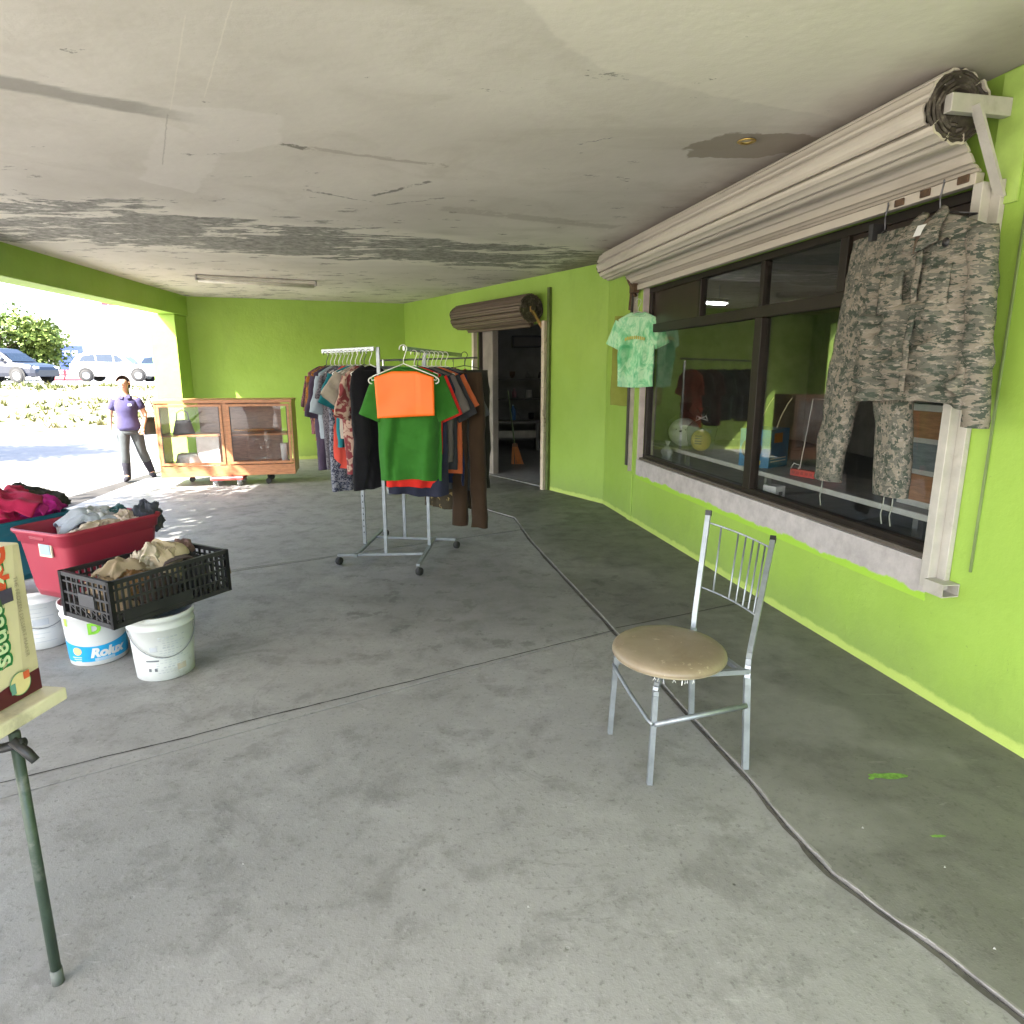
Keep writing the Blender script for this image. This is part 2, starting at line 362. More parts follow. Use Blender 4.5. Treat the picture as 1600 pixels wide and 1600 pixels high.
slab([(.652, J(.652) + e)] + STEP[11:14] + [(1.36, K(1.36) - e - .35), (1.80, J(1.80) + e)], -.03, up, WALK)
slab([(.115, 6.63 + e)] + STEP[14:] + [(-.9, 11.1), (1.12, 7.95), (1.36, K(1.36) + e - .35)], -.03, up, WALK)
q = MB(); pts = [Vector((x, y, up + .003)) for x, y in STEP[:16]]; fine = []
for i in range(len(pts) - 1):
    for k in range(6): fine.append(pts[i].lerp(pts[i + 1], k / 6))
wob = [p + Vector((.008 * nz(p.x * 9, p.y * 9), .006 * nz(p.y * 7, 3), .003 * nz(p.y * 11, 8))) for p in fine]
for i in range(len(wob) - 1):
    q.bar(wob[i] - Vector((0, 0, .0035)), wob[i + 1] - Vector((0, 0, .0035)), .009 + .008 * nz(i * 1.3, 2), .004)
q.build('edge_strip', plain('scuffed_edge_mortar', (.24, .23, .225), .7, 0, .3, 16, .3, 60), floor)
for fn_, x0_, x1_ in ((J, -5, .645), (J, .66, 1.78), (K, -5, .105), (K, .12, 1.0)):
    q = MB(); n_ = int((x1_ - x0_) * 30); zz = (.0022 if x0_ < .0 else up + .0022); pp = [x0_ + (x1_ - x0_) * i / n_ for i in range(n_ + 1)]
    dy_ = lambda x: fn_(x) - (.35 if (fn_ is K and x0_ > 0) * 0 else 0) + .010 * nz(x * 3, 7) + .004 * nz(x * 14, 3)
    wd_ = lambda x, k: .0045 + .0045 * nz(x * 9, k) + .004 * nz(x * 31, k + 2)
    q.add([(x, dy_(x) + wd_(x, 1), zz) for x in pp] + [(x, dy_(x) - wd_(x, 5), zz) for x in pp], [(i, n_ + 1 + i, n_ + 2 + i, i + 1) for i in range(n_)])
    if not (fn_ is K and x0_ > 0): q.build('joint_dirt', DIRT, floor)
b = MB(); nf = len(fine)
b.add([(p.x - .010, p.y - .002, .0022) for p in fine] + [(p.x - .022 - .012 * nz(p.x * 5, p.y * 5, 4) - .010 * nz(p.y * 19, 5), p.y - .012, .0022) for p in fine], [(i, i + 1, nf + i + 1, nf + i) for i in range(nf - 1)])
b.build('shadow_stain_line', plain('painted_shadow_stain', (.075, .072, .058), .8, 0, .4, 12), floor)  # dark stain strip that also paints in the shadow below the step edge
# spilled lime paint and small litter on the walkway
b = MB()
def blot(cx, cy, rx, ry, z, ph, n=22):
    b.add([(cx, cy, z)] + [(cx + cos(2 * pi * k / n) * rx * (1 + .55 * nz(cos(2 * pi * k / n) * 1.3 + ph, sin(2 * pi * k / n) * 1.3)), cy + sin(2 * pi * k / n) * ry * (1 + .6 * nz(cos(2 * pi * k / n) * 2, sin(2 * pi * k / n) * 2 + ph)), z) for k in range(n)],
          [(0, k + 1, (k + 1) % n + 1) for k in range(n)])
blot(1.53, 2.37, .068, .020, up + .002, 1); blot(1.47, 2.372, .030, .014, up + .0024, 3); blot(1.445, 2.355, .012, .008, up + .002, 4); blot(1.50, 2.02, .028, .006, up + .002, 6)
b.build('paint_spill', plain('spilled_lime_paint', (.13, .26, .045), .6, 0, .5, 40), floor)
b = MB()
for cx, cy in ((1.25, 2.05), (1.42, 1.86), (1.36, 1.55), (-.9, 1.9), (.05, 1.72), (-.2, 3.3)):
    s = .003 + .002 * rnd.random(); b.add([(cx - s, cy, .024 if cx > 1.1 else .002), (cx + s, cy - s * .6, .024 if cx > 1.1 else .002), (cx + s * .3, cy + s, .026 if cx > 1.1 else .004), (cx, cy, .03 if cx > 1.1 else .008)], [(0, 1, 3), (1, 2, 3), (2, 0, 3)])
tag(b.build('crumbs', plain('grey_grit', (.30, .295, .28), .9)), kind='stuff').parent = floor

# ------------------------------------------------------------------ the building
bld = thing('shop_building', 'lime green shop building with a deep covered porch and stained concrete ceiling', 'building')
def in_frame(M):
    return M
b = MB()
ZC = CEIL + .01
b.box((-.94, 0, -.05), (.10, .18, ZC), WM); b.box((3.97, 0, -.05), (8.95, .18, ZC), WM); b.box((.10, 0, -.05), (3.97, .18, .50), WM); b.box((.10, 0, 2.42), (3.97, .18, ZC), WM)
b.build('window_wall', LIME, bld)
b = MB(); b.box((-.10, -.012, 0), (.02, .001, CEIL), WM); b.build('wall_pilaster', LIME, bld, bevel=.006)
b = MB(); b.box((.10, -.003, .50), (3.97, .18, .70), WM); b.build('window_sill', sill_mat(), bld)
b = MB(); b.box((-1.18, -.18, -.05), (.06, 0, ZC), DM); b.box((1.86, -.18, -.05), (4.62, 0, ZC), DM); b.box((.06, -.18, 2.24), (1.86, 0, ZC), DM); b.build('door_wall', LIME, bld)
d = (C_LEFT - C_BACK).normalized(); nb = Vector((d.y, -d.x, 0))
BM = Matrix.Translation(C_BACK) @ Matrix(((d.x, nb.x, 0, 0), (d.y, nb.y, 0, 0), (0, 0, 1, 0), (0, 0, 0, 1)))
L_BACK = (C_LEFT - C_BACK).length
b = MB(); b.box((-.1, 0, -.05), (L_BACK, .18, ZC), BM); b.build('back_wall', LIME, bld)
# pillar and beam at the open side
b = MB(); yb, yf = 11.62, 11.04
b.prism([(roof_x(yf) - .46, yf - .02), (roof_x(yf) - .04, yf), (roof_x(yb) - .04, yb + .1), (roof_x(yb) - .46, yb + .05)], -.09, 2.505); b.build('pillar', LIME, bld, bevel=.01)
b = MB(); y0, y1 = -1.8, 11.66
b.prism([(roof_x(y0) - .32, y0), (roof_x(y0), y0), (roof_x(y1), y1), (roof_x(y1) - .32, y1)], 2.508, ZC); b.build('beam', LIME, bld, bevel=.008)
b = MB(); b.prism([(roof_x(-1.8) - .32, -1.8), (7.2, -1.8), (7.2, 16.2), (-3.2, 16.2), (-5.95, 11.75)], CEIL, CEIL + .22); b.build('ceiling', ceil_mat(), bld)
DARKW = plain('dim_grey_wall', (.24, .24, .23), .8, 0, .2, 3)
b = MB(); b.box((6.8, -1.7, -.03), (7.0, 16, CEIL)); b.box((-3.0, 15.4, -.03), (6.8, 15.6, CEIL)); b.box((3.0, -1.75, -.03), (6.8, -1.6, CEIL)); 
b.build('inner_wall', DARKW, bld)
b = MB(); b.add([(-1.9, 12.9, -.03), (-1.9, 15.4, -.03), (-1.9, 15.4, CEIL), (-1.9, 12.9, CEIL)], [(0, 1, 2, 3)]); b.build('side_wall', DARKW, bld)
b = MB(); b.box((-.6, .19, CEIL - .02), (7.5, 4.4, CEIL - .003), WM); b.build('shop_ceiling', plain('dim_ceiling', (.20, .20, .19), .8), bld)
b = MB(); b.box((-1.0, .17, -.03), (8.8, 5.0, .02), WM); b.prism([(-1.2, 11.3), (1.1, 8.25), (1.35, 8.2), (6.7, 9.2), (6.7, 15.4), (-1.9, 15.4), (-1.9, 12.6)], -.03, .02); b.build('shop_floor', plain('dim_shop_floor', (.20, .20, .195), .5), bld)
# cable duct on the wall right of the window
b = MB(); b.box((4.20, -.010, .72), (4.210, -.002, 2.82), WM); b.build('conduit', plain('grey_conduit', (.16, .22, .08), .5), bld)

# shop window: part of the building, its bars and panes sub-parts
win = MB(); FY0, FY1 = .06, .12
win.box((.10, FY0, .70), (3.97, FY1, .755), WM); win.box((.10, FY0, 2.37), (3.97, FY1, 2.42), WM); win.box((.13, FY0, .755), (.19, FY1, 2.37), WM); win.box((3.91, FY0, .755), (3.97, FY1, 2.37), WM)
window = win.build('shop_window', BROWNAL, bld, bevel=.004)
b = MB(); b.box((.10, .02, .70), (3.97, .055, .722), WM); b.build('sill_track', plain('dusty_track', (.10, .085, .07), .6, .2), window)
b = MB(); b.box((2.13, FY0 - .012, .755), (2.225, FY1, 1.985), WM); b.build('mullion', BROWNAL, window, bevel=.004)
b = MB(); b.box((2.14, FY0, 2.065), (2.19, FY1, 2.37), WM); b.build('mullion', BROWNAL, window, bevel=.004)
b = MB(); b.box((1.19, FY0, 2.065), (1.235, FY1, 2.37), WM); b.build('mullion', BROWNAL, window, bevel=.004)
b = MB(); b.box((2.99, FY0 - .008, 2.065), (3.06, FY1, 2.37), WM); b.build('mullion', BROWNAL, window, bevel=.004)
b = MB(); b.box((.19, FY0 - .006, 1.985), (3.91, FY1, 2.065), WM); b.build('transom', BROWNAL, window, bevel=.004)
for u0, u1, z0, z1 in ((.19, 2.13, .755, 1.985), (2.225, 3.91, .755, 1.985), (1.235, 2.14, 2.065, 2.37), (2.19, 2.99, 2.065, 2.37)):
    b = MB(); b.box((u0, .088, z0), (u1, .093, z1), WM); b.build('pane', GLASS, window)
PANEL = plain('brown_panel', (.024, .016, .012), .28, 0, .2, 5, spec=.35)
for u0, u1 in ((.19, 1.19), (3.06, 3.91)):
    b = MB(); b.box((u0, .080, 2.065), (u1, .100, 2.37), WM); b.build('panel', PANEL, window)
b = MB(); b.box((.10, .002, .70), (.127, .058, 2.42), WM); b.build('jamb_lining', plain('pinkish_plaster', (.50, .44, .42), .8), window)

# ------------------------------------------------------------------ big roller shutter
def slat_mat(name, c, dirt):
    g = G(name, .5, .1); n = g.noise(2.2, 5, .6, .1, v=g.co((.5, .5, 3)))
    g.color(g.mix(n.step(.5, .75) * .6, c, dirt)); g.bump(g.noise(14, 3, .5), .03, .003); return g.m
def shutter(name, label, M, sgn, u0, u1, yc, zc, r, nsl, cm, dark, zlow, yguide):
    sh = thing(name, label, 'roller shutter'); 
    for k in range(nsl):                                        # curved slats round the barrel
        a0 = 2 * pi * k / nsl + .2; a1 = a0 + 2 * pi / nsl
        prof = []
        rr = r * (1 + .02 * nz(k * 1.7, 3))
        for t, h in ((0, -.026), (.045, -.006), (.07, .004), (.2, .010), (.36, .012), (.5, .006), (.64, .005), (.8, .010), (.91, .006), (.955, -.006), (1, -.026)):
            a = a0 + (a1 - a0) * t; prof.append(((rr + h) * cos(a), (rr + h) * sin(a)))
        b = MB(); b.rings([[(u, yc + p[0], zc + p[1]) for p in prof] + [(u, yc + p[0] * .93, zc + p[1] * .93) for p in prof[::-1]] for u in (u0 + .008 * nz(k, 1), u1 + .035 * nz(k * 3.3, 5.5))], True, True, True, M)
        b.build('slat', cm, sh)
    # curtain hanging into the guides
    ys = yc - sgn * r * .35; z = zc - r * .9; n = 0
    y_t = -sgn * yguide
    zz = [zc - r * .80, zc - r * .80 - .085, zlow + .05]
    yy = [yc + (y_t - yc) * .45, yc + (y_t - yc) * .8, y_t]
    for k in range(2):
        b = MB(); ring = []
        for t, h in ((0, -.01), (.06, .008), (.3, .011), (.46, .010), (.5, -.004), (.54, .010), (.7, .011), (.94, .008), (1, -.01)):
            ring.append((yy[k] + (yy[k + 1] - yy[k]) * t - sgn * h, zz[k] + (zz[k + 1] - zz[k]) * t))
        rg = ring + [(p[0] + sgn * .012, p[1]) for p in ring[::-1]]
        b.rings([[(u, *p) for p in rg] for u in (u0 + .2, u1 - .03)], True, True, True, M); b.build('slat', cm, sh)
    b = MB(); b.box((u0 + .2, y_t - .022, zlow), (u1 - .03, y_t + .022, zlow + .048), M); b.build('bottom_bar', cm, sh, bevel=.004)
    for end in (u0, u1):
        b = MB()                                                # wound ends: nested rough coils
        for q, f in enumerate((.96, .86, .74, .62, .5)):
            pts = [(end + (.02 if end == u1 else -.02) * (1 if u1 > u0 else -1) * (.3 + .9 * nz(a * 2, q * 3)), yc + r * f * cos(a) * (1 + .16 * nz(a, q)), zc + r * f * sin(a) * (1 + .16 * nz(a * 1.4, q + 5))) for a in [2 * pi * i / 26 for i in range(25 - q)]]
            b.tube([M @ Vector(p) for p in pts], .0085, 5)
        b.add([(end, yc, zc)] + [(end, yc + r * .93 * cos(2 * pi * i / 24), zc + r * .93 * sin(2 * pi * i / 24)) for i in range(24)], [(0, i + 1, (i + 1) % 24 + 1) for i in range(24)], M)
        b.build('wound_end', dark, sh)
    b = MB(); b.tube([M @ Vector((u0 - .05 * (1 if u1 > u0 else -1), yc, zc)), M @ Vector((u1 + .05 * (1 if u1 > u0 else -1), yc, zc))], .03, 12); b.build('axle', dark, sh)
    return sh
CREAM = slat_mat('cream_slat_paint', (.50, .455, .39), (.27, .235, .20)); GRIME = plain('greasy_coil', (.045, .036, .028), .7, .2, .5, 20, .3, 40, (.17, .15, .12))
big = shutter('roller_shutter', 'wide cream roller shutter rolled up above the shop window', WM, -1, -.28, 4.02, -.225, 2.680, .137, 9, CREAM, GRIME, 2.405, -.035 * 1)
PALE = plain('off_white_guide_paint', (.43, .41, .375), .5, .1, .12, 9, dirt=(.35, .33, .28))
b = MB(); b.box((4.035, -.30, 2.645), (4.075, .0, 2.715), WM); b.build('bracket_arm', PALE, big, bevel=.004)
b = MB(); b.bar(WM @ Vector((4.09, -.20, 2.67)), WM @ Vector((4.09, -.02, 2.33)), .045, .012); b.build('bracket_brace', PALE, big)
b = MB(); b.box((4.02, -.012, 2.30), (4.16, -.002, 2.82), WM); b.build('bracket_plate', plain('lime_over_steel', (.36, .52, .12), .5), big)
b = MB(); b.box((4.0, -.075, .60), (4.05, -.002, 2.40), WM); b.box((4.05, -.03, .60), (4.10, -.002, 2.40), WM); b.build('guide_rail', PALE, big, bevel=.003)
b = MB(); 
for a, c in (((4.05, -.095, .585), (4.16, -.004, .590)), ((4.05, -.095, .642), (4.16, -.004, .647)), ((4.05, -.095, .59), (4.16, -.09, .642)), ((4.05, -.009, .59), (4.16, -.004, .642))): b.box(a, c, WM)
b.build('guide_end', PALE, big)
b = MB(); b.box((-.06, -.07, .62), (-.02, -.002, 2.42), WM); b.build('guide_rail', plain('dark_guide', (.05, .045, .04), .5, .3), big, bevel=.003)
b = MB(); b.box((-.02, -.05, .56), (.0, -.002, 2.4), WM); b.build('guide_lip', plain('dull_zinc', (.40, .36, .33), .5, .3), big)
RUST = plain('rusty_lock', (.10, .06, .035), .7, .4, .4, 30)
for u, z in ((3.56, 2.43), (3.72, 2.435), (3.93, 2.44)):
    b = MB(); b.box((u - .03, -.066, z - .02), (u + .03, -.0575, z + .014), WM); b.build('lock', RUST, big, bevel=.004)
b = MB(); b.box((-.03, -.10, 2.38), (.08, -.03, 2.47), WM); b.build('lock', RUST, big, bevel=.008)
b = MB(); b.bar(WM @ Vector((-.1, -.1, 2.55)), WM @ Vector((.03, -.05, 2.35)), .03, .02); b.bar(WM @ Vector((.0, -.09, 2.38)), WM @ Vector((-.03, -.09, 2.22)), .02, .02); b.build('catch', RUST, big)

# door shutter (brown)
BROWNSL = slat_mat('brown_slat_paint', (.115, .082, .062), (.065, .05, .04))
ds = shutter('roller_shutter', 'narrow brown roller shutter rolled up above the open doorway', DM, 1, .12, 2.06, .19, 2.405, .175, 15, BROWNSL, GRIME, 2.20, -.035)
b = MB(); b.box((-.01, -.0 + .002, 0), (.055, .075, 2.25), DM); b.build('guide_rail', plain('cream_guide', (.52, .45, .36), .5, 0, .15, 8, dirt=(.12, .09, .06)), ds, bevel=.004)
b = MB(); b.box((-.07, .002, 0), (-.02, .04, 2.66), DM); b.build('guide_rail', plain('lime_black_guide', (.09, .12, .03), .5, 0, .3, 6), ds)
b = MB(); b.box((1.87, .002, 0), (1.93, .07, 2.25), DM); b.build('guide_rail', plain('pale_guide', (.55, .50, .42), .5), ds)
b = MB(); b.box((.09, .16, 2.36), (.115, .22, 2.43), DM); b.bar(DM @ Vector((.10, .20, 2.38)), DM @ Vector((.09, .03, 2.16)), .05, .02); b.build('bracket_arm', plain('ochre_bracket', (.30, .19, .06), .6, .1, .3, 12), ds)

# grey post of the door opening
doorp = MB(); doorp.box((1.52, -.16, .0), (1.82, -.06, 2.24), DM); doorp.build('door_post', plain('grey_door_post', (.21, .19, .17), .6, 0, .2, 4), bld, bevel=.006)
b = MB(); b.box((1.83, -.17, 0), (1.86, -.01, 2.24), DM); b.build('door_jamb', plain('dark_jamb', (.03, .025, .022), .6), bld)

# ------------------------------------------------------------------ ceiling fittings
def tube_lamp(p, q, label, lit, n):
    p, q = Vector(p), Vector(q); t = thing('ceiling_light', label, 'ceiling light', p.lerp(q, .5), math.atan2(q.y - p.y, q.x - p.x), None)
    L = (q - p).length / 2
    b = MB(); b.prism([(-.055, 0), (.055, 0), (.075, .02), (.06, .055), (-.06, .055), (-.075, .02)], -L, L, Matrix.Rotation(pi / 2, 4, 'Y') @ Matrix.Rotation(pi / 2, 4, 'Z')) if False else None
    b.box((-L, -.065, -.045), (L, .065, .0)); b.build('housing', plain('yellowed_housing' + n, (.52, .49, .42), .5), t, bevel=.012)
    for s in (-1, 1):
        b = MB(); b.box((s * L - .03 * s, -.07, -.07), (s * L, .07, -.002)); b.build('end_cap', plain('grey_end_cap' + n, (.30, .29, .27), .5), t, bevel=.008)
    if lit:
        m = bpy.data.materials.new('lit_tube'); m.use_nodes = True; bb = next(x for x in m.node_tree.nodes if x.type == 'BSDF_PRINCIPLED'); bb.inputs['Emission Color'].default_value = (.93, .95, 1, 1); bb.inputs['Emission Strength'].default_value = 8.0
    else: m = plain('dusty_diffuser', (.60, .57, .49), .35)
    b = MB(); b.tube([(-L + .03, 0, -.062), (L - .03, 0, -.062)], .028 if not lit else .019, 14); b.build('tube', m, t, smooth=True)
    return t
tube_lamp((-4.12, 8.98, CEIL - .003), (-2.73, 9.62, CEIL - .003), 'long dusty fluorescent fitting on the porch ceiling, switched off', False, 'a')
tp, tq = WM @ Vector((-2.35, 1.5, 2.60)), WM @ Vector((-1.05, 1.5, 2.47))
lamp2 = None
sp = thing('spotlight', 'small brass recessed spotlight in the damp patch of the ceiling', 'ceiling light', (1.262, 3.875, CEIL))
b = MB(); b.lathe([(.028, -.002), (.045, -.004), (.05, -.008), (.046, -.012), (.03, -.010), (.028, .0)], 24, cap0=False); b.build('ring', plain('brass', (.55, .38, .12), .3, .9), sp, smooth=True)
b = MB(); b.lathe([(.0005, -.003), (.028, -.004)], 20, cap0=False); b.build('lamp_glass', plain('dim_lamp', (.45, .40, .3), .2), sp)

# ------------------------------------------------------------------ chair
ch = thing('metal_chair', 'steel chair with round worn tan seat standing on the floor joint', 'chair', (0, 0, 0))
def pth(pts, k=6, rad=.03):
    return [Vector(p) for p in pts]
FL, FR, BR, BL = Vector((.447, 2.715, 0)), Vector((.550, 2.340, 0)), Vector((.962, 2.425, up)), Vector((.852, 2.850, up))
SEATC = Vector((.665, 2.60, 0))
def bent(pts, r0=.05, n=5):
    out = [Vector(pts[0])]
    for i in range(1, len(pts) - 1):
        a, c, d2 = Vector(pts[i - 1]), Vector(pts[i]), Vector(pts[i + 1])
        p = c + (a - c).normalized() * r0; q2 = c + (d2 - c).normalized() * r0
        out += [(p * (1 - t) + c * t) * (1 - t) + (c * (1 - t) + q2 * t) * t for t in [k / n for k in range(n + 1)]]
    return out + [Vector(pts[-1])]
HS = .425
for f, tow in ((FL, (.52, 2.70, HS)), (FR, (.60, 2.43, HS))):
    b = MB(); tow = Vector(tow); top = Vector((f.x + (tow.x - f.x) * .25, f.y + (tow.y - f.y) * .25, HS))
    pts = bent([f, top, tow], .05)
    for i in range(len(pts) - 1): b.bar(pts[i], pts[i + 1], .021, .021)
    b.build('front_leg', STEEL, ch, smooth=False)
TOPL, TOPR = Vector((.930, 3.03, .965)), Vector((1.225, 2.965, .855))
TOPL = Vector((.925, 3.02, .962)); TOPR = Vector((1.262, 3.04, .838))
TOPR = Vector((1.19, 2.90, .866)); 
for f, t in ((BL, TOPL), (BR, TOPR)):
    kn = f.lerp(t, .47); kn.z = .44; kn -= (t - f).normalized().cross(Vector((0, 0, 1))).cross(Vector((0, 0, 1))) * 0
    kn = Vector((f.x + (t.x - f.x) * .02 - .012, f.y + (t.y - f.y) * .10, .45))
    pts = bent([f, kn, t], .08, 6); b = MB()
    for i in range(len(pts) - 1): b.bar(pts[i], pts[i + 1], .022, .024)
    leg = b.build('back_leg', STEEL, ch)
    b = MB(); d2 = (t - kn).normalized(); b.bar(t - d2 * .012, t + d2 * .012, .026, .028); b.build('cap', BLACKP, leg)
def backpt(s, f):          # point between the two back uprights; s across, f up the back
    kl = Vector((BL.x + (TOPL.x - BL.x) * .02 - .012, BL.y + (TOPL.y - BL.y) * .1, .45)); kr = Vector((BR.x + (TOPR.x - BR.x) * .02 - .012, BR.y + (TOPR.y - BR.y) * .1, .45))
    return kl.lerp(TOPL, f).lerp(kr.lerp(TOPR, f), s) + Vector((.03, .03, 0)) * (4 * s * (1 - s) * .6)
b = MB(); b.tube([backpt(s / 8, .92) for s in range(9)], .005, 6); b.build('back_rail', STEEL, ch, smooth=True)
b = MB(); b.tube([backpt(s / 8, .36) for s in range(9)], .005, 6); b.build('back_rail', STEEL, ch, smooth=True)
for s in (.2, .46, .58, .7, .8, .9):
    b = MB(); b.tube([backpt(s + .03, .36), backpt(s, .92)], .0042, 6); b.build('back_rod', STEEL, ch, smooth=True)
b = MB(); b.tube([FL + Vector((.005, 0, .34)), FL.lerp(FR, .15) + Vector((.0, -.0, .325)), FL.lerp(FR, .5) + Vector((0, 0, .29)), FL.lerp(FR, .9) + Vector((0, 0, .262)), FR + Vector((.0, 0, .262))], .0085, 8); b.build('stretcher', STEEL, ch, smooth=True)
b = MB(); b.tube([FR + Vector((.01, 0, .262)), FR.lerp(BR, .96) + Vector((0, 0, .285))], .011, 8); b.build('stretcher', STEEL, ch, smooth=True)
b = MB(); b.tube([FL + Vector((.01, 0, .345)), FL.lerp(BL, .97) + Vector((0, 0, .33))], .010, 8); b.build('stretcher', STEEL, ch, smooth=True)
b = MB(); b.bar((.60, 2.43, HS - .002), (.965, 2.47, HS + .0), .02, .02); b.bar((.52, 2.70, HS - .002), (.85, 2.83, HS), .02, .02); b.bar((.93, 2.475, HS), (.845, 2.80, HS), .02, .02); b.build('seat_frame', STEEL, ch)
g = G('tan_vinyl', .42); x, y, z = g.xyz(); c = g.ramp(g.noise(5, 6, .65, .5), [(.3, (.195, .150, .095)), (.7, (.285, .235, .165))])
c = g.mix(g.noise(26, 5, .7).step(.60, .7) * .5, c, (.52, .45, .33)); c = g.mix((z + (g.noise(9, 4) - .5) * .02).step(.452, .444), c, (.45, .38, .27)); g.color(c); g.bump(g.noise(60, 4, .6), .12, .004)
b = MB(); prof = [(.001, .436), (.20, .436), (.236, .441), (.243, .452), (.240, .466), (.225, .478), (.18, .486), (.10, .490), (.001, .491)]
rr = []
for r, z in prof: rr.append([(SEATC.x + r * .98 * cos(2 * pi * k / 48), SEATC.y + r * 1.03 * sin(2 * pi * k / 48), z + .003 * nz(r * 9 * cos(2 * pi * k / 48), r * 9 * sin(2 * pi * k / 48), 3)) for k in range(48)])
b.rings(rr, True, True, True); seat = b.build('seat', g.m, ch, smooth=True)
b = MB()
for k in range(14):
    a = -2.1 + .9 * rnd.random(); x0, y0 = SEATC.x + .225 * cos(a), SEATC.y + .235 * sin(a)
    b.tube([(x0, y0, .44), (x0 + .01 * rnd.uniform(-1, 1), y0 - .008, .43 - .012 * rnd.random())], .0012, 4)
tag(b.build('frayed_edge', WHITE, seat), kind='stuff')

# ------------------------------------------------------------------ clothes
def garment_mesh(sh=.21, wr=.35, body=.23, L=.70, drop=.06, neck=.075, thick=.045, sleeve=.2, slw=.085, sang=58, seed=0, flare=0., nr=40, M=64, folds=1.45):
    b = MB(); rows = []
    zs = [0, .012, .025, .04, drop * .75, drop, drop + .04, drop + .08, drop + .13, drop + .18] 
    rest = [drop + .18 + (L - drop - .18) * (i / nr) for i in range(1, nr + 1)]
    zs = sorted(set(zs)) + rest
    for z in zs:
        if z <= drop: hw = neck + (sh - neck) * (z / drop) ** .85
        elif z < drop + .18: t = (z - drop) / .18; hw = sh + (body - sh) * (t * t * (3 - 2 * t))
        else: hw = body + flare * (z - drop - .18) / (L - drop)
        th = .018 + (thick - .018) * min(1, z / (drop + .16))
        f = min(1, max(0, (z - drop) / .3)) ; ring = []
        for k in range(M):
            a = 2 * pi * k / M; ca, sa = cos(a), sin(a)
            x = hw * math.copysign(abs(ca) ** .62, ca)
            y = th * math.copysign(abs(sa) ** .8, sa)
            w = folds * f * (.016 * sin(x * 30 + seed + 2.2 * nz(x * 3, z * 1.5, seed)) + .030 * (1 - min(1, 3 * abs(nz(x * 5.5 + z * .7, z * .8, seed + 6)))) ** 2 + .034 * nz(x * 5, z * 1.1, seed + .5) + .008 * nz(x * 16, z * 5, seed))
            w += folds * .012 * nz(x * 9, z * 6 + 2, seed + 3)
            if wr: w += wr * f * (.022 * (1 - min(1, 3 * abs(nz(x * 3.2 + z, z * 9, seed + 11)))) ** 2 + .014 * nz(x * 7, z * 20, seed + 12)) * (-1 if sa < 0 else 1)
            dz = (.018 * nz(x * 4, seed, 1) + .012 * sin(x * 9 + seed)) if z == zs[-1] else 0
            ring.append((x * (1 + .03 * nz(z * 4, seed, 7)), y + w, -z + dz - (.02 * (1 - (abs(x) / max(hw, .01)) ** 2) if z <= .03 and sa < 0 else 0)))
        rows.append(ring)
    b.rings(rows)
    if sleeve > .02:
        for s in (-1, 1):
            rr = []; ax = Vector((s * cos(R(sang)), 0, -sin(R(sang)))); px = Vector((-s * ax.z * s, 0, ax.x * s)) if False else Vector((ax.z, 0, -ax.x))
            n = max(7, int(sleeve / .03)); st = Vector((s * (sh - .05), 0, -drop - .045))
            for i in range(n + 1):
                t = i / n; c = st + ax * (sleeve + .05) * t; w = slw * (1 - .12 * t) ; ring = []
                for k in range(20):
                    a = 2 * pi * k / 20; q2 = c + px * (w * math.copysign(abs(cos(a)) ** .7, cos(a))) + Vector((0, 1, 0)) * (.026 * sin(a) + folds * .022 * nz(t * 3 + s, k * .0 + cos(a), seed) + folds * .012 * nz(t * sleeve * 18, cos(a) * 2, seed + 9))
                    ring.append(q2)
                rr.append(ring)
            b.rings(rr)
    return b
def hang(name, label, cat, m, loc, rz, group, collar=None, tilt=0., **k):
    o = garment_mesh(**k).build(name, m, smooth=True, loc=loc, rot=(0, tilt, rz)); tag(o, label, cat, group)
    if collar:
        nk = k.get('neck', .075); b = MB()
        b.tube([(nk * 1.02 * cos(a), .02 * sin(a), -.004 - (.024 if sin(a) < -.1 else 0) * -sin(a)) for a in [2 * pi * i / 20 for i in range(21)]], .007, 6, False); b.build('collar', collar, o, smooth=True)
    return o
def hanger(label, loc, rz, m, w=.2, group='hangers on the clothes racks', drop=.10, hook=.12, loop=False):
    b = MB(); r = .028
    hk = [(r * sin(a) , 0, hook - r + r * cos(a)) for a in [-1.9 + i * .45 for i in range(9)]]
    b.tube([(p[0], 0, p[2]) for p in hk] + [(.0, 0, .03), (0, 0, 0)], .0035, 6)
    b.tube([(0, 0, 0), (w * .9, 0, -drop * .85), (w * 1.02, 0, -drop), (w * .98, 0, -drop - .02), (w * .8, 0, -drop - .012), (-w * .8, 0, -drop - .012), (-w * .98, 0, -drop - .02), (-w * 1.02, 0, -drop), (-w * .9, 0, -drop * .85), (0, 0, 0)], .0042, 6)
    if loop:
        for s_ in (-1, 1): b.tube([(s_ * (w * .98 + .022 * sin(q)), -.022, -drop - .022 + .022 * cos(q)) for q in [pi * i / 8 - .2 for i in range(10)]], .0048, 6)
    o = b.build('clothes_hanger', m, smooth=True, loc=loc, rot=(0, 0, rz)); return tag(o, label, 'hanger', group)
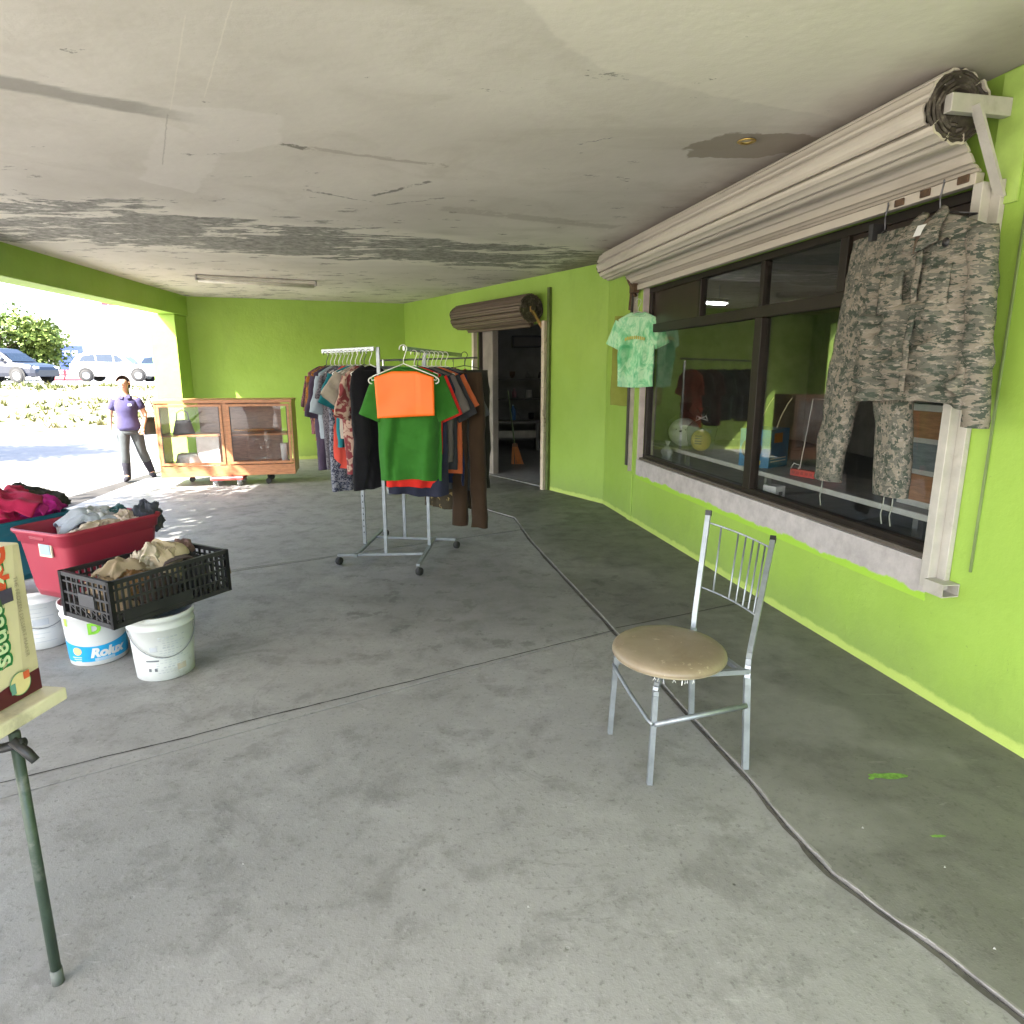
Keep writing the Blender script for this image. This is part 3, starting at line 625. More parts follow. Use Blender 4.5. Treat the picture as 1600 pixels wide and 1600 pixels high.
def trousers(name, label, m, loc, rz, group, W=.21, L=1.05, spread=.0, thick=.05, cuff=.11, seed=0, wmin=None, cat='trousers'):
    b = MB()
    for s in (-1, 1):
        rr = []; n = 34
        for i in range(n + 1):
            t = i / n; z = -L * t; up_ = min(1, t / .28)
            outer = W * (1 - .06 * t) + spread * t; wleg = (W) * (1 - up_) + (W * .98 * .98 * (1 - (t - .28) / .72 * .15) * .98 - .015) * up_ if t < .28 else None
            inner_edge = -.006 * (1 - up_) + (.012 + (spread * .9 + W - 2 * cuff) * max(0, (t - .28) / .72)) * up_
            outer = W * (1 + .05 * min(1, t / .15)) * (1 - .0 * t) + (spread + .0) * t
            outer -= max(0, t - .15) * .02
            cx, hw = (outer + inner_edge) / 2, (outer - inner_edge) / 2; ring = []
            for k in range(24):
                a = 2 * pi * k / 24; x = s * (cx + hw * (1 + .05 * nz(t * 9, s, seed)) * math.copysign(abs(cos(a)) ** .7, cos(a)))
                y = thick * (.45 + .55 * min(1, t * 5)) * sin(a) + .03 * nz(x * 5, t * 4, seed) * min(1, t * 5) + .014 * nz(x * 14, t * 14, seed + 2)
                ring.append((x, y, z + (.012 * nz(x * 8, seed) if i == n else 0)))
            rr.append(ring)
        b.rings(rr)
    o = b.build(name, m, smooth=True, loc=loc, rot=(0, 0, rz)); return tag(o, label, cat, group)

CG, HG = 'clothes hanging on the garment rack', 'hangers on the clothes racks'
C = lambda n, c, **k: cloth(n, c, **k)
# rack frame
rack = thing('garment_rack', 'chrome four-way garment rack on castors standing in the middle of the porch', 'clothes rack', (0, 0, 0))
ZB = .085
bars = [((-1.48, 5.375), (-.745, 5.42)), ((-.757, 5.075), (-.72, 5.98)), ((-.525, 5.90), (-1.27, 5.99)), ((-1.27, 6.36), (-1.325, 5.34))]
for p, q2 in bars:
    b = MB(); b.bar((*p, ZB), (*q2, ZB), .03, .022); b.build('base_bar', STEEL, rack, bevel=.002)
for (x, y) in ((-1.48, 5.375), (-.757, 5.075), (-.525, 5.90), (-1.27, 6.36)):
    b = MB(); b.tube([(x, y, ZB - .01), (x, y, .05)], .008, 8); cst = b.build('castor', CHROME, rack)
    b = MB(); b.lathe([(.0, -.018), (.030, -.018), (.033, -.01), (.033, .01), (.030, .018), (.0, .018)], 20, Matrix.Translation((x + .01, y, .033)) @ Matrix.Rotation(R(60), 4, 'Z') @ Matrix.Rotation(pi / 2, 4, 'X')); b.build('wheel', RUBBER, cst, smooth=True)
    b = MB(); b.lathe([(.0, -.021), (.024, -.0205), (.028, -.018)], 20, Matrix.Translation((x + .01, y, .033)) @ Matrix.Rotation(R(60), 4, 'Z') @ Matrix.Rotation(pi / 2, 4, 'X'), cap0=False); b.build('hub', CHROME, cst, smooth=True)
UP = [(-1.318, 5.70), (-1.075, 5.415), (-1.0, 5.957), (-.737, 5.66)]
for i, (x, y) in enumerate(UP):
    b = MB(); b.box((x - .014, y - .014, ZB + .011), (x + .014, y + .014, 1.80 if i == 1 else 1.64 if i in (0, 2) else 1.74))
    for k in range(26 if i == 0 else 0):
        pass
    u_ = b.build('upright', STEEL, rack, bevel=.002)
    if i == 0:
        b = MB()
        for k in range(9): b.box((x - .004, y - .0155, .2 + k * .055), (x + .004, y - .0138, .212 + k * .055))
        b.build('slot', RUBBER, u_)
P1, Q1 = Vector((-1.095, 5.36, 1.785)), Vector((-1.72, 6.12, 1.785))
P2, Q2 = Vector((-.845, 5.27, 1.785)), Vector((-.47, 6.25, 1.755))
for p, q2 in ((P1, Q1), (P2, Q2)):
    b = MB(); b.bar(p, q2, .014, .034); b.build('arm', CHROME, rack, bevel=.002)
b = MB(); b.bar((-1.318, 5.70, 1.64), (-1.0, 5.957, 1.64), .02, .03); b.bar((-.737, 5.66, 1.74), P2.lerp(Q2, .4), .02); b.build('cross_bar', STEEL, rack)
# garments along the left arm, nearest first
d1 = (Q1 - P1).normalized(); rz1 = math.atan2(d1.y, d1.x) - pi / 2 + .06 
WIREH = plain('wire_hanger', (.10, .10, .11), .4, .6); WHITEH = plain('white_hanger', (.72, .72, .70), .4); CLEARH = plain('clear_hanger', (.55, .55, .52), .25)
left = [
 ('dress', 'long plain black dress, nearest on the left arm of the rack', 'dress', C('black_fabric', (.006, .006, .008)), .085, dict(sh=.17, body=.19, L=1.00, sleeve=.0, seed=1)),
 ('blouse', 'tan and maroon swirl patterned blouse on the left arm of the rack', 'blouse', C('swirl_fabric', (.34, .24, .19), c2=(.15, .03, .035), pscale=13, lo=.46, hi=.54), .18, dict(sh=.18, body=.19, L=.88, sleeve=.28, sang=72, seed=2)),
 ('blouse', 'pale beige blouse with a drooping short sleeve on the left arm of the rack', 'blouse', C('beige_fabric', (.29, .25, .21)), .25, dict(sh=.2, body=.19, L=.60, sleeve=.17, slw=.1, sang=50, seed=3)),
 ('shirt', 'teal blue tee shirt with light blue trim on the left arm of the rack', 'shirt', C('teal_fabric', (.012, .125, .15)), .34, dict(sh=.2, body=.2, L=.68, sleeve=.2, slw=.11, sang=64, seed=4)),
 ('dress', 'coral red narrow dress on the left arm of the rack', 'dress', C('coral_fabric', (.52, .07, .05)), .43, dict(sh=.15, body=.18, L=.86, sleeve=0, seed=5)),
 ('skirt', 'navy and white striped long skirt hem under the left arm of the rack', 'skirt', C('striped_fabric', (.20, .20, .23), c2=(.03, .035, .06), pscale=48), .50, dict(sh=.17, body=.20, L=1.06, sleeve=0, seed=6)),
 ('dress', 'speckled grey lace dress on the left arm of the rack', 'dress', C('lace_fabric', (.13, .12, .135), c2=(.04, .035, .045), pscale=90), .58, dict(sh=.18, body=.19, L=.88, sleeve=.15, sang=70, seed=7)),
 ('shirt', 'white tunic with mint sleeve edge on the left arm of the rack', 'shirt', C('white_fabric', (.26, .30, .34), c2=(.10, .32, .30), pscale=5, lo=.62, hi=.66), .66, dict(sh=.2, body=.2, L=.62, sleeve=.26, slw=.08, sang=74, seed=8)),
 ('trousers_leg', '', '', None, 0, None),
 ('shirt', 'dark purple shirt near the far end of the left arm of the rack', 'shirt', C('plum_fabric', (.05, .035, .06)), .75, dict(sh=.2, body=.21, L=.92, sleeve=.3, sang=76, seed=9)),
 ('shirt', 'mustard yellow and brown print shirt at the far end of the left arm', 'shirt', C('mustard_fabric', (.28, .11, .02), c2=(.12, .06, .03), pscale=20), .83, dict(sh=.2, body=.2, L=.66, sleeve=.25, sang=78, seed=10)),
 ('blouse', 'dusty pink floral blouse, last on the left arm of the rack', 'blouse', C('pink_fabric', (.20, .08, .085), c2=(.08, .04, .05), pscale=24), .92, dict(sh=.19, body=.19, L=.60, sleeve=.22, sang=76, seed=11))]
for it in left:
    if it[3] is None: continue
    n, lab, cat, m, t, kw = it; p = P1.lerp(Q1, t)
    hang(n, lab, cat, m, (p.x, p.y, 1.655), rz1 + rnd.uniform(-.1, .1), CG, **kw)
    hanger('hanger of the ' + lab.split(' on the ')[0].split(',')[0].split(' near the')[0].split(' at the far')[0].split(' hem under')[0], (p.x, p.y, 1.665), rz1, rnd.choice((WIREH, WHITEH, CLEARH)), w=.17, drop=.07)
# garments along the right arm, nearest first
d2 = (Q2 - P2).normalized(); rz2 = math.atan2(d2.y, d2.x) - pi / 2 + .10
GREEN = C('green_jersey', (.030, .135, .018)); 
right = [
 ('shirt', 'large plain green tee shirt below the orange sheet, front of the right arm', 'shirt', GREEN, .06, dict(sh=.235, body=.25, L=.90, sleeve=.27, slw=.10, sang=66, seed=21, thick=.05)),
 ('shirt', 'bright red tee shirt just behind the green tee shirt', 'shirt', C('red_jersey', (.55, .025, .018)), .115, dict(sh=.235, body=.235, L=.965, sleeve=.28, slw=.1, sang=66, seed=22)),
 ('shirt', 'navy shirt with its hem showing below the red tee shirt', 'shirt', C('navy_jersey', (.02, .022, .04)), .17, dict(sh=.235, body=.25, L=1.04, sleeve=.25, slw=.1, sang=66, seed=23)),
 ('shirt', 'brown grey tee shirt on the right arm beside the green one', 'shirt', C('taupe_jersey', (.095, .085, .08)), .24, dict(sh=.24, body=.25, L=.78, sleeve=.26, slw=.105, sang=62, seed=24)),
 ('shirt', 'charcoal tee shirt with pale stitched hem on the right arm', 'shirt', C('charcoal_jersey', (.035, .035, .04)), .32, dict(sh=.24, body=.25, L=.86, sleeve=.3, slw=.105, sang=62, seed=25)),
 ('shirt', 'faded orange tee shirt among dark shirts on the right arm', 'shirt', C('faded_orange_jersey', (.48, .115, .045)), .40, dict(sh=.24, body=.25, L=.90, sleeve=.24, slw=.1, sang=60, seed=26)),
 ('shirt', 'dark blue tee shirt with low hem on the right arm', 'shirt', C('blue_jersey', (.012, .018, .05)), .47, dict(sh=.24, body=.25, L=1.0, sleeve=.25, slw=.1, sang=62, seed=27)),
 ('shirt', 'long slate grey shirt on the right arm near the trousers', 'shirt', C('slate_jersey', (.075, .08, .085)), .55, dict(sh=.25, body=.26, L=1.06, sleeve=.32, slw=.1, sang=64, seed=28)),
 ('jacket', 'olive brown jacket with camouflage hem on the right arm', 'jacket', C('camo_jersey', (.05, .04, .025), c2=(.28, .21, .09), pscale=16, lo=.58, hi=.62), .64, dict(sh=.22, body=.23, L=1.25, sleeve=.0, seed=29))]
for n, lab, cat, m, t, kw in right:
    p = P2.lerp(Q2, t); hang(n, lab, cat, m, (p.x + (.02 if t > .2 else .005), p.y - (.05 if t < .2 else 0), 1.645), (.06 if t < .2 else rz2) + rnd.uniform(-.05, .05), CG, collar=(C('green_rib', (.05, .19, .03)) if t < .1 else None), **kw)
    if t > .1: hanger('hanger of the ' + lab.split(' on the right')[0].split(' just behind')[0].split(' with its')[0].split(' among')[0].split(' with pale')[0].split(' with low')[0], (p.x + .02, p.y, 1.655), rz2, rnd.choice((WIREH, WHITEH, CLEARH)), w=.2, drop=.07)
BROWNC = C('brown_corduroy', (.034, .020, .011)); DK = C('dark_olive_cotton', (.022, .022, .018))
trousers('trousers', 'long brown corduroy trousers hanging on the right side of the rack', BROWNC, (-.375, 5.66, 1.60), rz2 - .2, CG, W=.135, L=1.33, spread=.05, cuff=.085, seed=4)
trousers('trousers', 'black trousers hanging behind the brown trousers at the rack end', DK, (-.40, 5.98, 1.62), rz2 - .1, CG, W=.2, L=1.05, spread=.02, cuff=.09, seed=7)
hanger('black trouser hanger at the far end of the right arm', (-.43, 6.1, 1.66), rz2, BLACKP, w=.16, drop=.03)
# the orange sheet on its white hanger
sgp = P2 + Vector((.015, -.13, 0))
hanger('white plastic hanger carrying the orange sheet at the rack front', (sgp.x, sgp.y + .01, 1.668), .06, WHITEH, w=.250, drop=.105, hook=.14, loop=True)
b = MB(); 
def sheet(u, v):
    x = (-.222 + .452 * u); z = -.045 - .345 * v + (.02 * (u - .5) if v > .5 else 0); 
    z -= .075 * max(0, abs(u - .5) * 2 - .42) * (1 - v) 
    return (x + .012 * v * (1 if u < .5 else 0), -.018 + .012 * nz(u * 2, v * 2) - .006 * (u > .72), z)
b.grid(sheet, 24, 18)
g = G('orange_card', .55); g.color(g.mix(g.noise(8, 4), (.78, .125, .006), (.86, .155, .010)))
o = b.build('orange_sheet', g.m, smooth=True, loc=(sgp.x, sgp.y, 1.655), rot=(0, 0, .05)); sm = o.modifiers.new('thick', 'SOLIDIFY'); sm.thickness = .004
tag(o, 'bright fluorescent orange sheet hung over the green tee shirt', 'sign')
# second rail behind
r2 = thing('rail_rack', 'plain clothes rail standing behind the four-way rack near the doorway', 'clothes rack')
RA, RB = Vector((-1.72, 8.65, 1.74)), Vector((-.46, 8.95, 1.78))
b = MB(); b.tube([RA, RB], .012, 8); b.build('rail', CHROME, r2)
for q in (RA.lerp(RB, .05), RA.lerp(RB, .95)):
    b = MB(); b.tube([(q.x, q.y, .05), (q.x, q.y, 1.75)], .014, 8); b.build('upright', CHROME, r2)
    b = MB(); b.bar((q.x + .06, q.y - .24, .04), (q.x - .06, q.y + .24, .04), .03); b.build('foot', STEEL, r2)
for i, (t, lab, c, L_) in enumerate(((.22, 'black shirt on the rail behind the rack', (.015, .015, .017), .75), (.36, 'slate blue shirt on the rail behind the rack', (.06, .08, .12), .7), (.50, 'dark teal shirt on the rail behind the rack', (.015, .10, .10), .72), (.63, 'maroon shirt on the rail behind the rack', (.12, .012, .02), .78), (.75, 'dark grey shirt on the rail behind the rack', (.03, .03, .032), .7), (.87, 'red orange shirt at the doorway end of the back rail', (.55, .07, .025), .8))):
    p = RA.lerp(RB, t); hang('shirt', lab, 'shirt', C('rail_fabric_' + 'abcdef'[i], c), (p.x, p.y, 1.63), 1.45 + .15 * nz(i * 3, 2), 'shirts on the back rail', L=L_, sleeve=.22, sang=72, sh=.19, body=.2, seed=40 + i)
    hanger('hanger of the ' + lab.split(' on the')[0].split(' at the')[0] + ' on the back rail', (p.x, p.y, 1.64), 1.45, WIREH, w=.17, drop=.07)

# ------------------------------------------------------------------ clothes on the window wall
def camo_mat(name, stretch):
    g = G(name, .92, spec=.1); v = g.co(stretch)
    n1 = g.noise(10, 3, .62, .2, v=v); n2 = g.noise(15, 3, .6, .2, v=g.co(tuple(s * 1.02 for s in stretch), (0, 0, .7))); n3 = g.noise(24, 3, .6, .3, v=v)
    c = g.mix(n1.step(.49, .51), (.195, .175, .146), (.112, .113, .096)); c = g.mix(n2.step(.545, .56), c, (.055, .067, .055)); c = g.mix(n3.step(.60, .615), c, (.245, .22, .19))
    g.color(c); g.bump(g.noise(30, 4, .6, .3, v=g.co((.7, 1, 2.2))) + g.noise(9, 4, .55) * 1.5, .8, .012); return g.m
CAMO = camo_mat('tiger_stripe_camo', (.95, 1.2, 3.2)); DIGI = camo_mat('pixel_camo', (2.3, 2.3, 2.3))
JL = WM @ Vector((3.935, -.20, 2.275))
jk = garment_mesh(sh=.28, body=.325, L=.80, drop=.075, neck=.085, thick=.05, sleeve=0, seed=51, folds=1.1, nr=64, M=72, wr=1.9)
jak = jk.build('camouflage_jacket', CAMO, smooth=True, loc=JL, rot=(0, .015, AZ_WIN + .0)); tag(jak, 'camouflage military jacket hanging open necked over the right of the window', 'jacket')
for s in (1, -1):                               # long sleeves hanging at the sides
    b = MB(); rr = []
    for i in range(25):
        t = i / 24; cx = s * (.27 + .09 * t ** .8) ; w = .062 - .006 * t; ring = []
        for k in range(20):
            a = 2 * pi * k / 20; ring.append((cx + w * cos(a) + .008 * nz(t * 6, a, 3), (.0 if s > 0 else .05) + .045 * sin(a) + .018 * nz(t * 7 + s, cos(a), 5) + .012 * nz(t * 19, sin(a) * 2 + s, 8) + .02 * t, -.085 - (.80 if s > 0 else .70) * t))
        rr.append(ring)
    b.rings(rr, True, True, False); b.build('sleeve', CAMO, jak, smooth=True)
for w_ in (-1, 1):                              # collar wings folded outwards over an open neck
    b = MB(); P00, P10, P01, P11 = Vector((w_ * .030, .012, .012)), Vector((w_ * .098, -.004, -.004)), Vector((w_ * .012, -.070, -.150)), Vector((w_ * .125, -.066, -.118))
    def col_(u, v):
        p = P00.lerp(P10, u).lerp(P01.lerp(P11, u), v); return p + Vector((0, -.022 * sin(pi * v) * (1 - .5 * u), .030 * (1 - v) * sin(pi * min(1, u * .8 + .1)))) + Vector((0, .008 * nz(u * 4, v * 4, w_), 0))
    b.grid(col_, 10, 12); o = b.build('collar_wing', CAMO, jak, smooth=True); o.modifiers.new('thick', 'SOLIDIFY').thickness = .008
b = MB(); b.add([(-.06, -.0, .0), (.06, -.0, .0), (.016, -.066, -.15), (-.010, -.066, -.15), (-.07, -.045, -.05), (.07, -.045, -.05)], [(0, 4, 3, 2, 5, 1)]); b.build('neck_lining', C('tan_lining', (.13, .095, .07)), jak)
b = MB(); b.add([(-.030, -.040, -.030), (.022, -.040, -.030), (.020, -.062, -.078), (-.026, -.062, -.078)], [(0, 1, 2, 3)]); b.build('label_patch', WHITE, jak)
b = MB()
def jy(x, z): return -.05 + .0
for (x0, x1, z0, z1) in ((-.19, -.045, -.40, -.22), (.06, .21, -.40, -.22)):
    b2 = MB(); b2.grid(lambda u, v: (x0 + (x1 - x0) * u, -.058 - .012 * sin(u * pi) ** .5 * sin(min(1, v * 1.4) * pi * .5) + .012 * nz(u * 3 + x0 * 9, v * 3), z1 + (z0 - z1) * v), 8, 8); o = b2.build('pocket', CAMO, jak, smooth=True); o.modifiers.new('thick', 'SOLIDIFY').thickness = .01
b2 = MB(); b2.grid(lambda u, v: (.012 + .035 * u + .01 * nz(v * 5, 1), -.062 + .012 * nz(v * 4, 2), -.14 - .63 * v), 3, 20); o = b2.build('front_placket', CAMO, jak, smooth=True); o.modifiers.new('thick', 'SOLIDIFY').thickness = .006
b2 = MB(); b2.lathe([(.001, 0), (.018, 0), (.02, .003), (.001, .006)], 16, Matrix.Translation((.165, -.062, -.13)) @ Matrix.Rotation(pi / 2, 4, 'X')); b2.build('badge', BLACKP, jak, smooth=True)
PL = WM @ Vector((3.505, -.075, 2.295))
tro = trousers('camouflage_trousers', 'camouflage pixel trousers hanging on the window beside the jacket', DIGI, PL, AZ_WIN, None, W=.225, L=1.30, spread=.13, cuff=.11, thick=.055, seed=12)
b = MB(); b.box((-.06, -.05, -.03), (-.03, .03, .05)); b.build('clip', BLACKP, tro)
for x0_ in (.24, .30, -.25):
    b = MB(); b.tube([(x0_, -.03, -1.27), (x0_ + .006, -.035, -1.34), (x0_ - .010, -.03, -1.40), (x0_ + .004, -.03, -1.45)], .0035, 5); b.build('drawstring', plain('grey_green_cord', (.20, .22, .19), .8), tro, smooth=True)
def hook_hanger(label, p, w, m):
    b = MB(); b.tube([p + Vector((0, 0, .13)), p + Vector((.008, .012, .12)), p + Vector((.004, .02, .06)), p], .004, 6)
    b.tube([p, WM.to_3x3() @ Vector((w, 0, -.05)) + p, WM.to_3x3() @ Vector((-w, 0, -.05)) + p, p], .004, 6)
    return tag(b.build('clothes_hanger', m, smooth=True), label, 'hanger')
hook_hanger('wire hanger hooked on the shutter bar holding the camouflage jacket', WM @ Vector((3.90, -.13, 2.31)), .2, WIREH)
hook_hanger('wire hanger hooked on the shutter bar holding the camouflage trousers', WM @ Vector((3.50, -.075, 2.31)), .15, WIREH)
# tie dye tee
g = G('tie_dye_jersey', .9, spec=.15); v = g.co((1, 1, .55)); n = g.noise(9, 4, .6, 1.4, v=v)
c = g.ramp(n, [(.30, (.10, .42, .20)), (.45, (.26, .60, .34)), (.55, (.46, .72, .48)), (.72, (.18, .52, .33))]); g.color(c); g.bump(g.noise(24, 4, .55), .35, .006)
tee = hang('tie_dye_shirt', 'mint green tie dye tee shirt hanging left of the shop window', 'shirt', g.m, (1.265, 6.86, 2.185), AZ_WIN + R(49), None, collar=C('mint_rib', (.30, .58, .36)), sh=.205, body=.195, L=.73, sleeve=.2, slw=.09, sang=64, seed=61, thick=.04)
b = MB()
for k in range(11): b.grid(lambda u, v: (-.105 + .0195 * k + .012 * u, -.064 - .006 * cos((k - 5) * .25), -.262 + (.030 + .014 * abs(nz(k * 1.7, 4))) * v - .0006 * (k - 5) ** 2), 1, 1)
o = b.build('chest_print', plain('gold_print', (.45, .40, .05), .6), tee); o['kind'] = 'stuff'
hanger('hanger of the mint tie dye tee shirt on the shutter guide', (1.265, 6.86, 2.195), AZ_WIN + R(49), CLEARH, w=.17, group=None, drop=.06)
trousers('trousers', 'shiny olive lime trousers hanging behind the tie dye tee shirt', C('olive_satin', (.22, .25, .05)), (1.26, 7.06, 2.17), AZ_WIN + R(49), None, W=.21, L=.92, spread=.03, cuff=.14, seed=15, thick=.03)

# ------------------------------------------------------------------ goods inside the shop
def wl(u, y, z): return WM @ Vector((u, y, z))
b = MB(); sh_ = thing('display_shelf', 'long white display shelf running behind the shop window', 'shelf')
b.box((-.55, .46, .775), (3.95, 1.05, .797), WM); b.build('shelf_board', plain('grey_shelf', (.30, .30, .30), .5), sh_)
b = MB(); b.box((-.55, .44, .765), (3.95, .458, .802), WM); b.build('front_lip', plain('white_lip', (.62, .63, .62), .4), sh_, bevel=.003)
for u in (.2, 1.7, 3.3):
    b = MB(); b.box((u, .5, .02), (u + .04, .54, .765), WM); b.build('shelf_leg', DARKW, sh_)
b = MB()
p = thing('plush_toy', 'round white plush toy with tiny face wrapped in clear bag', 'toy', wl(-.10, .62, .80), AZ_WIN + R(48)); p.scale = (.82,) * 3
b = MB(); b.rings([[(.19 * sin(th) * cos(a) * 1.1, .16 * sin(th) * sin(a), .19 - .19 * cos(th)) for a in [2 * pi * k / 28 for k in range(28)]] for th in [pi * i / 16 for i in range(1, 16)]], True, True, True); b.build('body', plain('white_plush', (.62, .64, .62), .95, 0, .1, 9, .5, 70), p, smooth=True)
for x in (-.06, .06):
    b = MB(); b.rings([[(x + .009 * sin(th) * cos(a), -.160 + .007 * sin(th) * sin(a), .235 + .009 * cos(th)) for a in [2 * pi * k / 10 for k in range(10)]] for th in [pi * i / 6 for i in range(1, 6)]], True, True, True); b.build('eye', BLACKP, p, smooth=True)
b = MB(); b.rings([[(.02 * sin(th) * cos(a), -.168 + .012 * sin(th) * sin(a), .215 + .013 * cos(th)) for a in [2 * pi * k / 10 for k in range(10)]] for th in [pi * i / 6 for i in range(1, 6)]], True, True, True); b.build('nose', RUBBER, p, smooth=True)
CLEARB = glass_mat('clear_bag_film', (.90, .92, .92), 1.2)
def bag(parent, rx, ry, h, neck, sd):
    b = MB(); rr = []
    for i in range(22):
        t = i / 21; z = h * t; w = (1 - .25 * (1 - t) ** 3) if t < .55 else 1 - (t - .55) / .25 * .86 if t < .8 else .14 + (t - .8) * 1.3
        rr.append([((rx * w + .018 * nz(a * 2.5, t * 5, sd)) * cos(a), (ry * w + .018 * nz(a * 2.5, t * 5, sd + 2)) * sin(a), z) for a in [2 * pi * k / 30 for k in range(30)]])
    b.rings(rr); return b.build('clear_bag', CLEARB, parent, smooth=True)
bag(p, .24, .2, .58, 0, 1)
p = thing('gift_toy', 'yellow striped toy ball in a tied clear gift bag', 'toy', wl(.34, .60, .80), AZ_WIN + R(48)); p.scale = (.86,) * 3
b = MB(); b.rings([[(.12 * sin(th) * cos(a), .09 * sin(th) * sin(a), .13 - .13 * cos(th)) for a in [2 * pi * k / 24 for k in range(24)]] for th in [pi * i / 14 for i in range(1, 14)]], True, True, True); b.build('ball', plain('straw_yellow', (.55, .44, .13), .6), p, smooth=True)
for k in range(4):
    b = MB(); b.box((-.05, -.097 + .004 * k, .09 + k * .03), (.03, -.075, .102 + k * .03)); b.build('stripe', BLACKP, p)
bag(p, .18, .14, .52, 0, 5)
b = MB(); b.tube([(0, 0, .40), (.05, -.02, .42), (.07, -.02, .37), (0, -.02, .39), (-.06, -.02, .42), (-.07, -.02, .36), (0, 0, .40)], .008, 6); b.build('ribbon', WHITE, p)
p = thing('plastic_bag', 'small crumpled white plastic bag hanging from the shelf end', 'bag', wl(.06, .36, .66), AZ_WIN)
bag(p, .10, .05, .22, 0, 9).data.materials[0] = plain('milky_film', (.42, .46, .48), .4)
p = thing('pet_product_box', 'blue carton with round dark window standing on the display shelf', 'box', wl(1.40, .66, .80), AZ_WIN + R(30)); p.scale = (.82,) * 3
b = MB(); b.box((-.17, -.20, .0), (.17, .20, .40)); b.build('carton', plain('blue_card', (.015, .16, .36), .5), p, bevel=.004)
b = MB(); b.lathe([(.001, 0), (.115, 0)], 28, Matrix.Translation((-.03, -.203, .19)) @ Matrix.Rotation(pi / 2, 4, 'X')); b.build('window_print', plain('black_round', (.03, .035, .03), .5, 0, .6, 12), p)
b = MB(); b.box((-.10, -.2035, .03), (.08, -.2018, .075)); b.build('yellow_print', plain('yellow_print', (.55, .42, .02), .5), p)
b = MB(); b.box((.172, -.12, .26), (.1735, .05, .36)); b.build('orange_print', plain('orange_print', (.40, .17, .04), .5), p)
for k in range(2):
    b = MB(); b.box((.172, -.17, .06 + .03 * k), (.1735, .15, .072 + .03 * k)); b.build('white_print', WHITE, p)
for x0 in (-.1, .1):
    b = MB(); b.tube([(x0, .05, .40), (x0 + .03, .06, .52), (x0 + .10, .05, .66), (x0 + .14, .05, .72)], .005, 6); b.build('cord_handle', plain('cream_cord', (.55, .50, .36), .7), p)
p = thing('red_toy', 'flat red plastic box with a coiled white string on the shelf', 'toy', wl(2.05, .62, .80), AZ_WIN + .3)
b = MB(); b.box((-.11, -.03, .0), (.11, .03, .055)); b.build('body', plain('red_plastic', (.55, .05, .035), .4), p, bevel=.006)
for k in range(5):
    b = MB(); b.box((-.09 + .04 * k, -.0325, .018), (-.065 + .04 * k, -.0308, .04)); b.build('key', plain('faded_red', (.36, .03, .025), .4), p)
b = MB(); b.tube([(-.06, .02, .05), (-.06, .1, .60), (.1, .1, .60)], .004, 6); b.tube([(-.11, -.02, .06), (-.08, -.03, .10), (-.03, -.02, .09), (-.05, -.01, .055)], .005, 6); b.build('string', WHITE, p)
p = thing('red_bag', 'glossy red shopping bag on the shelf beside the camouflage trousers', 'bag', wl(2.16, .80, .80), AZ_WIN); p.scale = (.6,) * 3
b = MB(); b.rings([[(.13 * cos(a) * (1 - .1 * t) + .01 * nz(a, t), .07 * sin(a), .38 * t) for a in [2 * pi * k / 20 for k in range(20)]] for t in [i / 8 for i in range(9)]], True, True, False); b.build('bag_body', plain('red_gloss', (.50, .02, .02), .3), p, smooth=True)
p = thing('small_white_box', 'small white carton lying low below the display shelf', 'box', wl(2.25, .24, .66), AZ_WIN + .3)
b = MB(); b.box((-.06, -.05, 0), (.06, .05, .12)); b.build('carton', plain('white_card', (.62, .63, .66), .5), p, bevel=.003)
b = MB(); b.box((.0612, -.02, .05), (.0625, .02, .08)); b.build('print', INK, p)
b = MB(); ld = thing('lower_ledge', 'dark low ledge under the display shelf behind the glass', 'shelf'); b.box((-.5, .14, .62), (3.95, .44, .66), WM); b.build('ledge_board', plain('dark_ledge', (.045, .05, .055), .35), ld)
p = thing('drawer_unit', 'white drawer unit with wooden drawer fronts behind the camouflage trousers', 'drawers', wl(3.30, .78, .80), AZ_WIN)
b = MB(); b.box((-.24, -.2, 0), (.24, .2, .62)); b.build('carcass', plain('white_laminate', (.55, .56, .56), .4), p, bevel=.004)
for k, cc in enumerate(((.35, .17, .08), (.20, .24, .27), (.38, .19, .09))):
    b = MB(); b.box((-.19, -.215, .04 + .19 * k), (.19, -.202, .20 + .19 * k)); b.build('drawer_front', wood_mat('drawer_wood_' + 'abc'[k], cc), p, bevel=.003)
p = thing('grey_printer', 'grey office machine at the right end of the display shelf', 'machine', wl(3.85, .78, .80), AZ_WIN)
b = MB(); b.box((-.15, -.2, 0), (.2, .2, .22)); b.build('body', plain('grey_shell', (.20, .21, .22), .4), p, bevel=.02)
b = MB(); b.box((-.10, -.215, .05), (.15, -.201, .09)); b.build('slot', BLACKP, p)
# lit fluorescent tube inside, hung on two rods
lt = tube_lamp(wl(-2.50, 1.57, 2.635), wl(-2.72, 2.43, 2.635), 'lit fluorescent tube hanging inside the shop, seen through the upper pane', True, 'b')
b = MB(); b.tube([(-.3, 0, 0), (-.3, 0, .19)], .006, 6); b.build('rod', STEEL, lt)
b = MB(); b.tube([(.3, 0, 0), (.3, 0, .19)], .006, 6); b.build('rod', STEEL, lt)

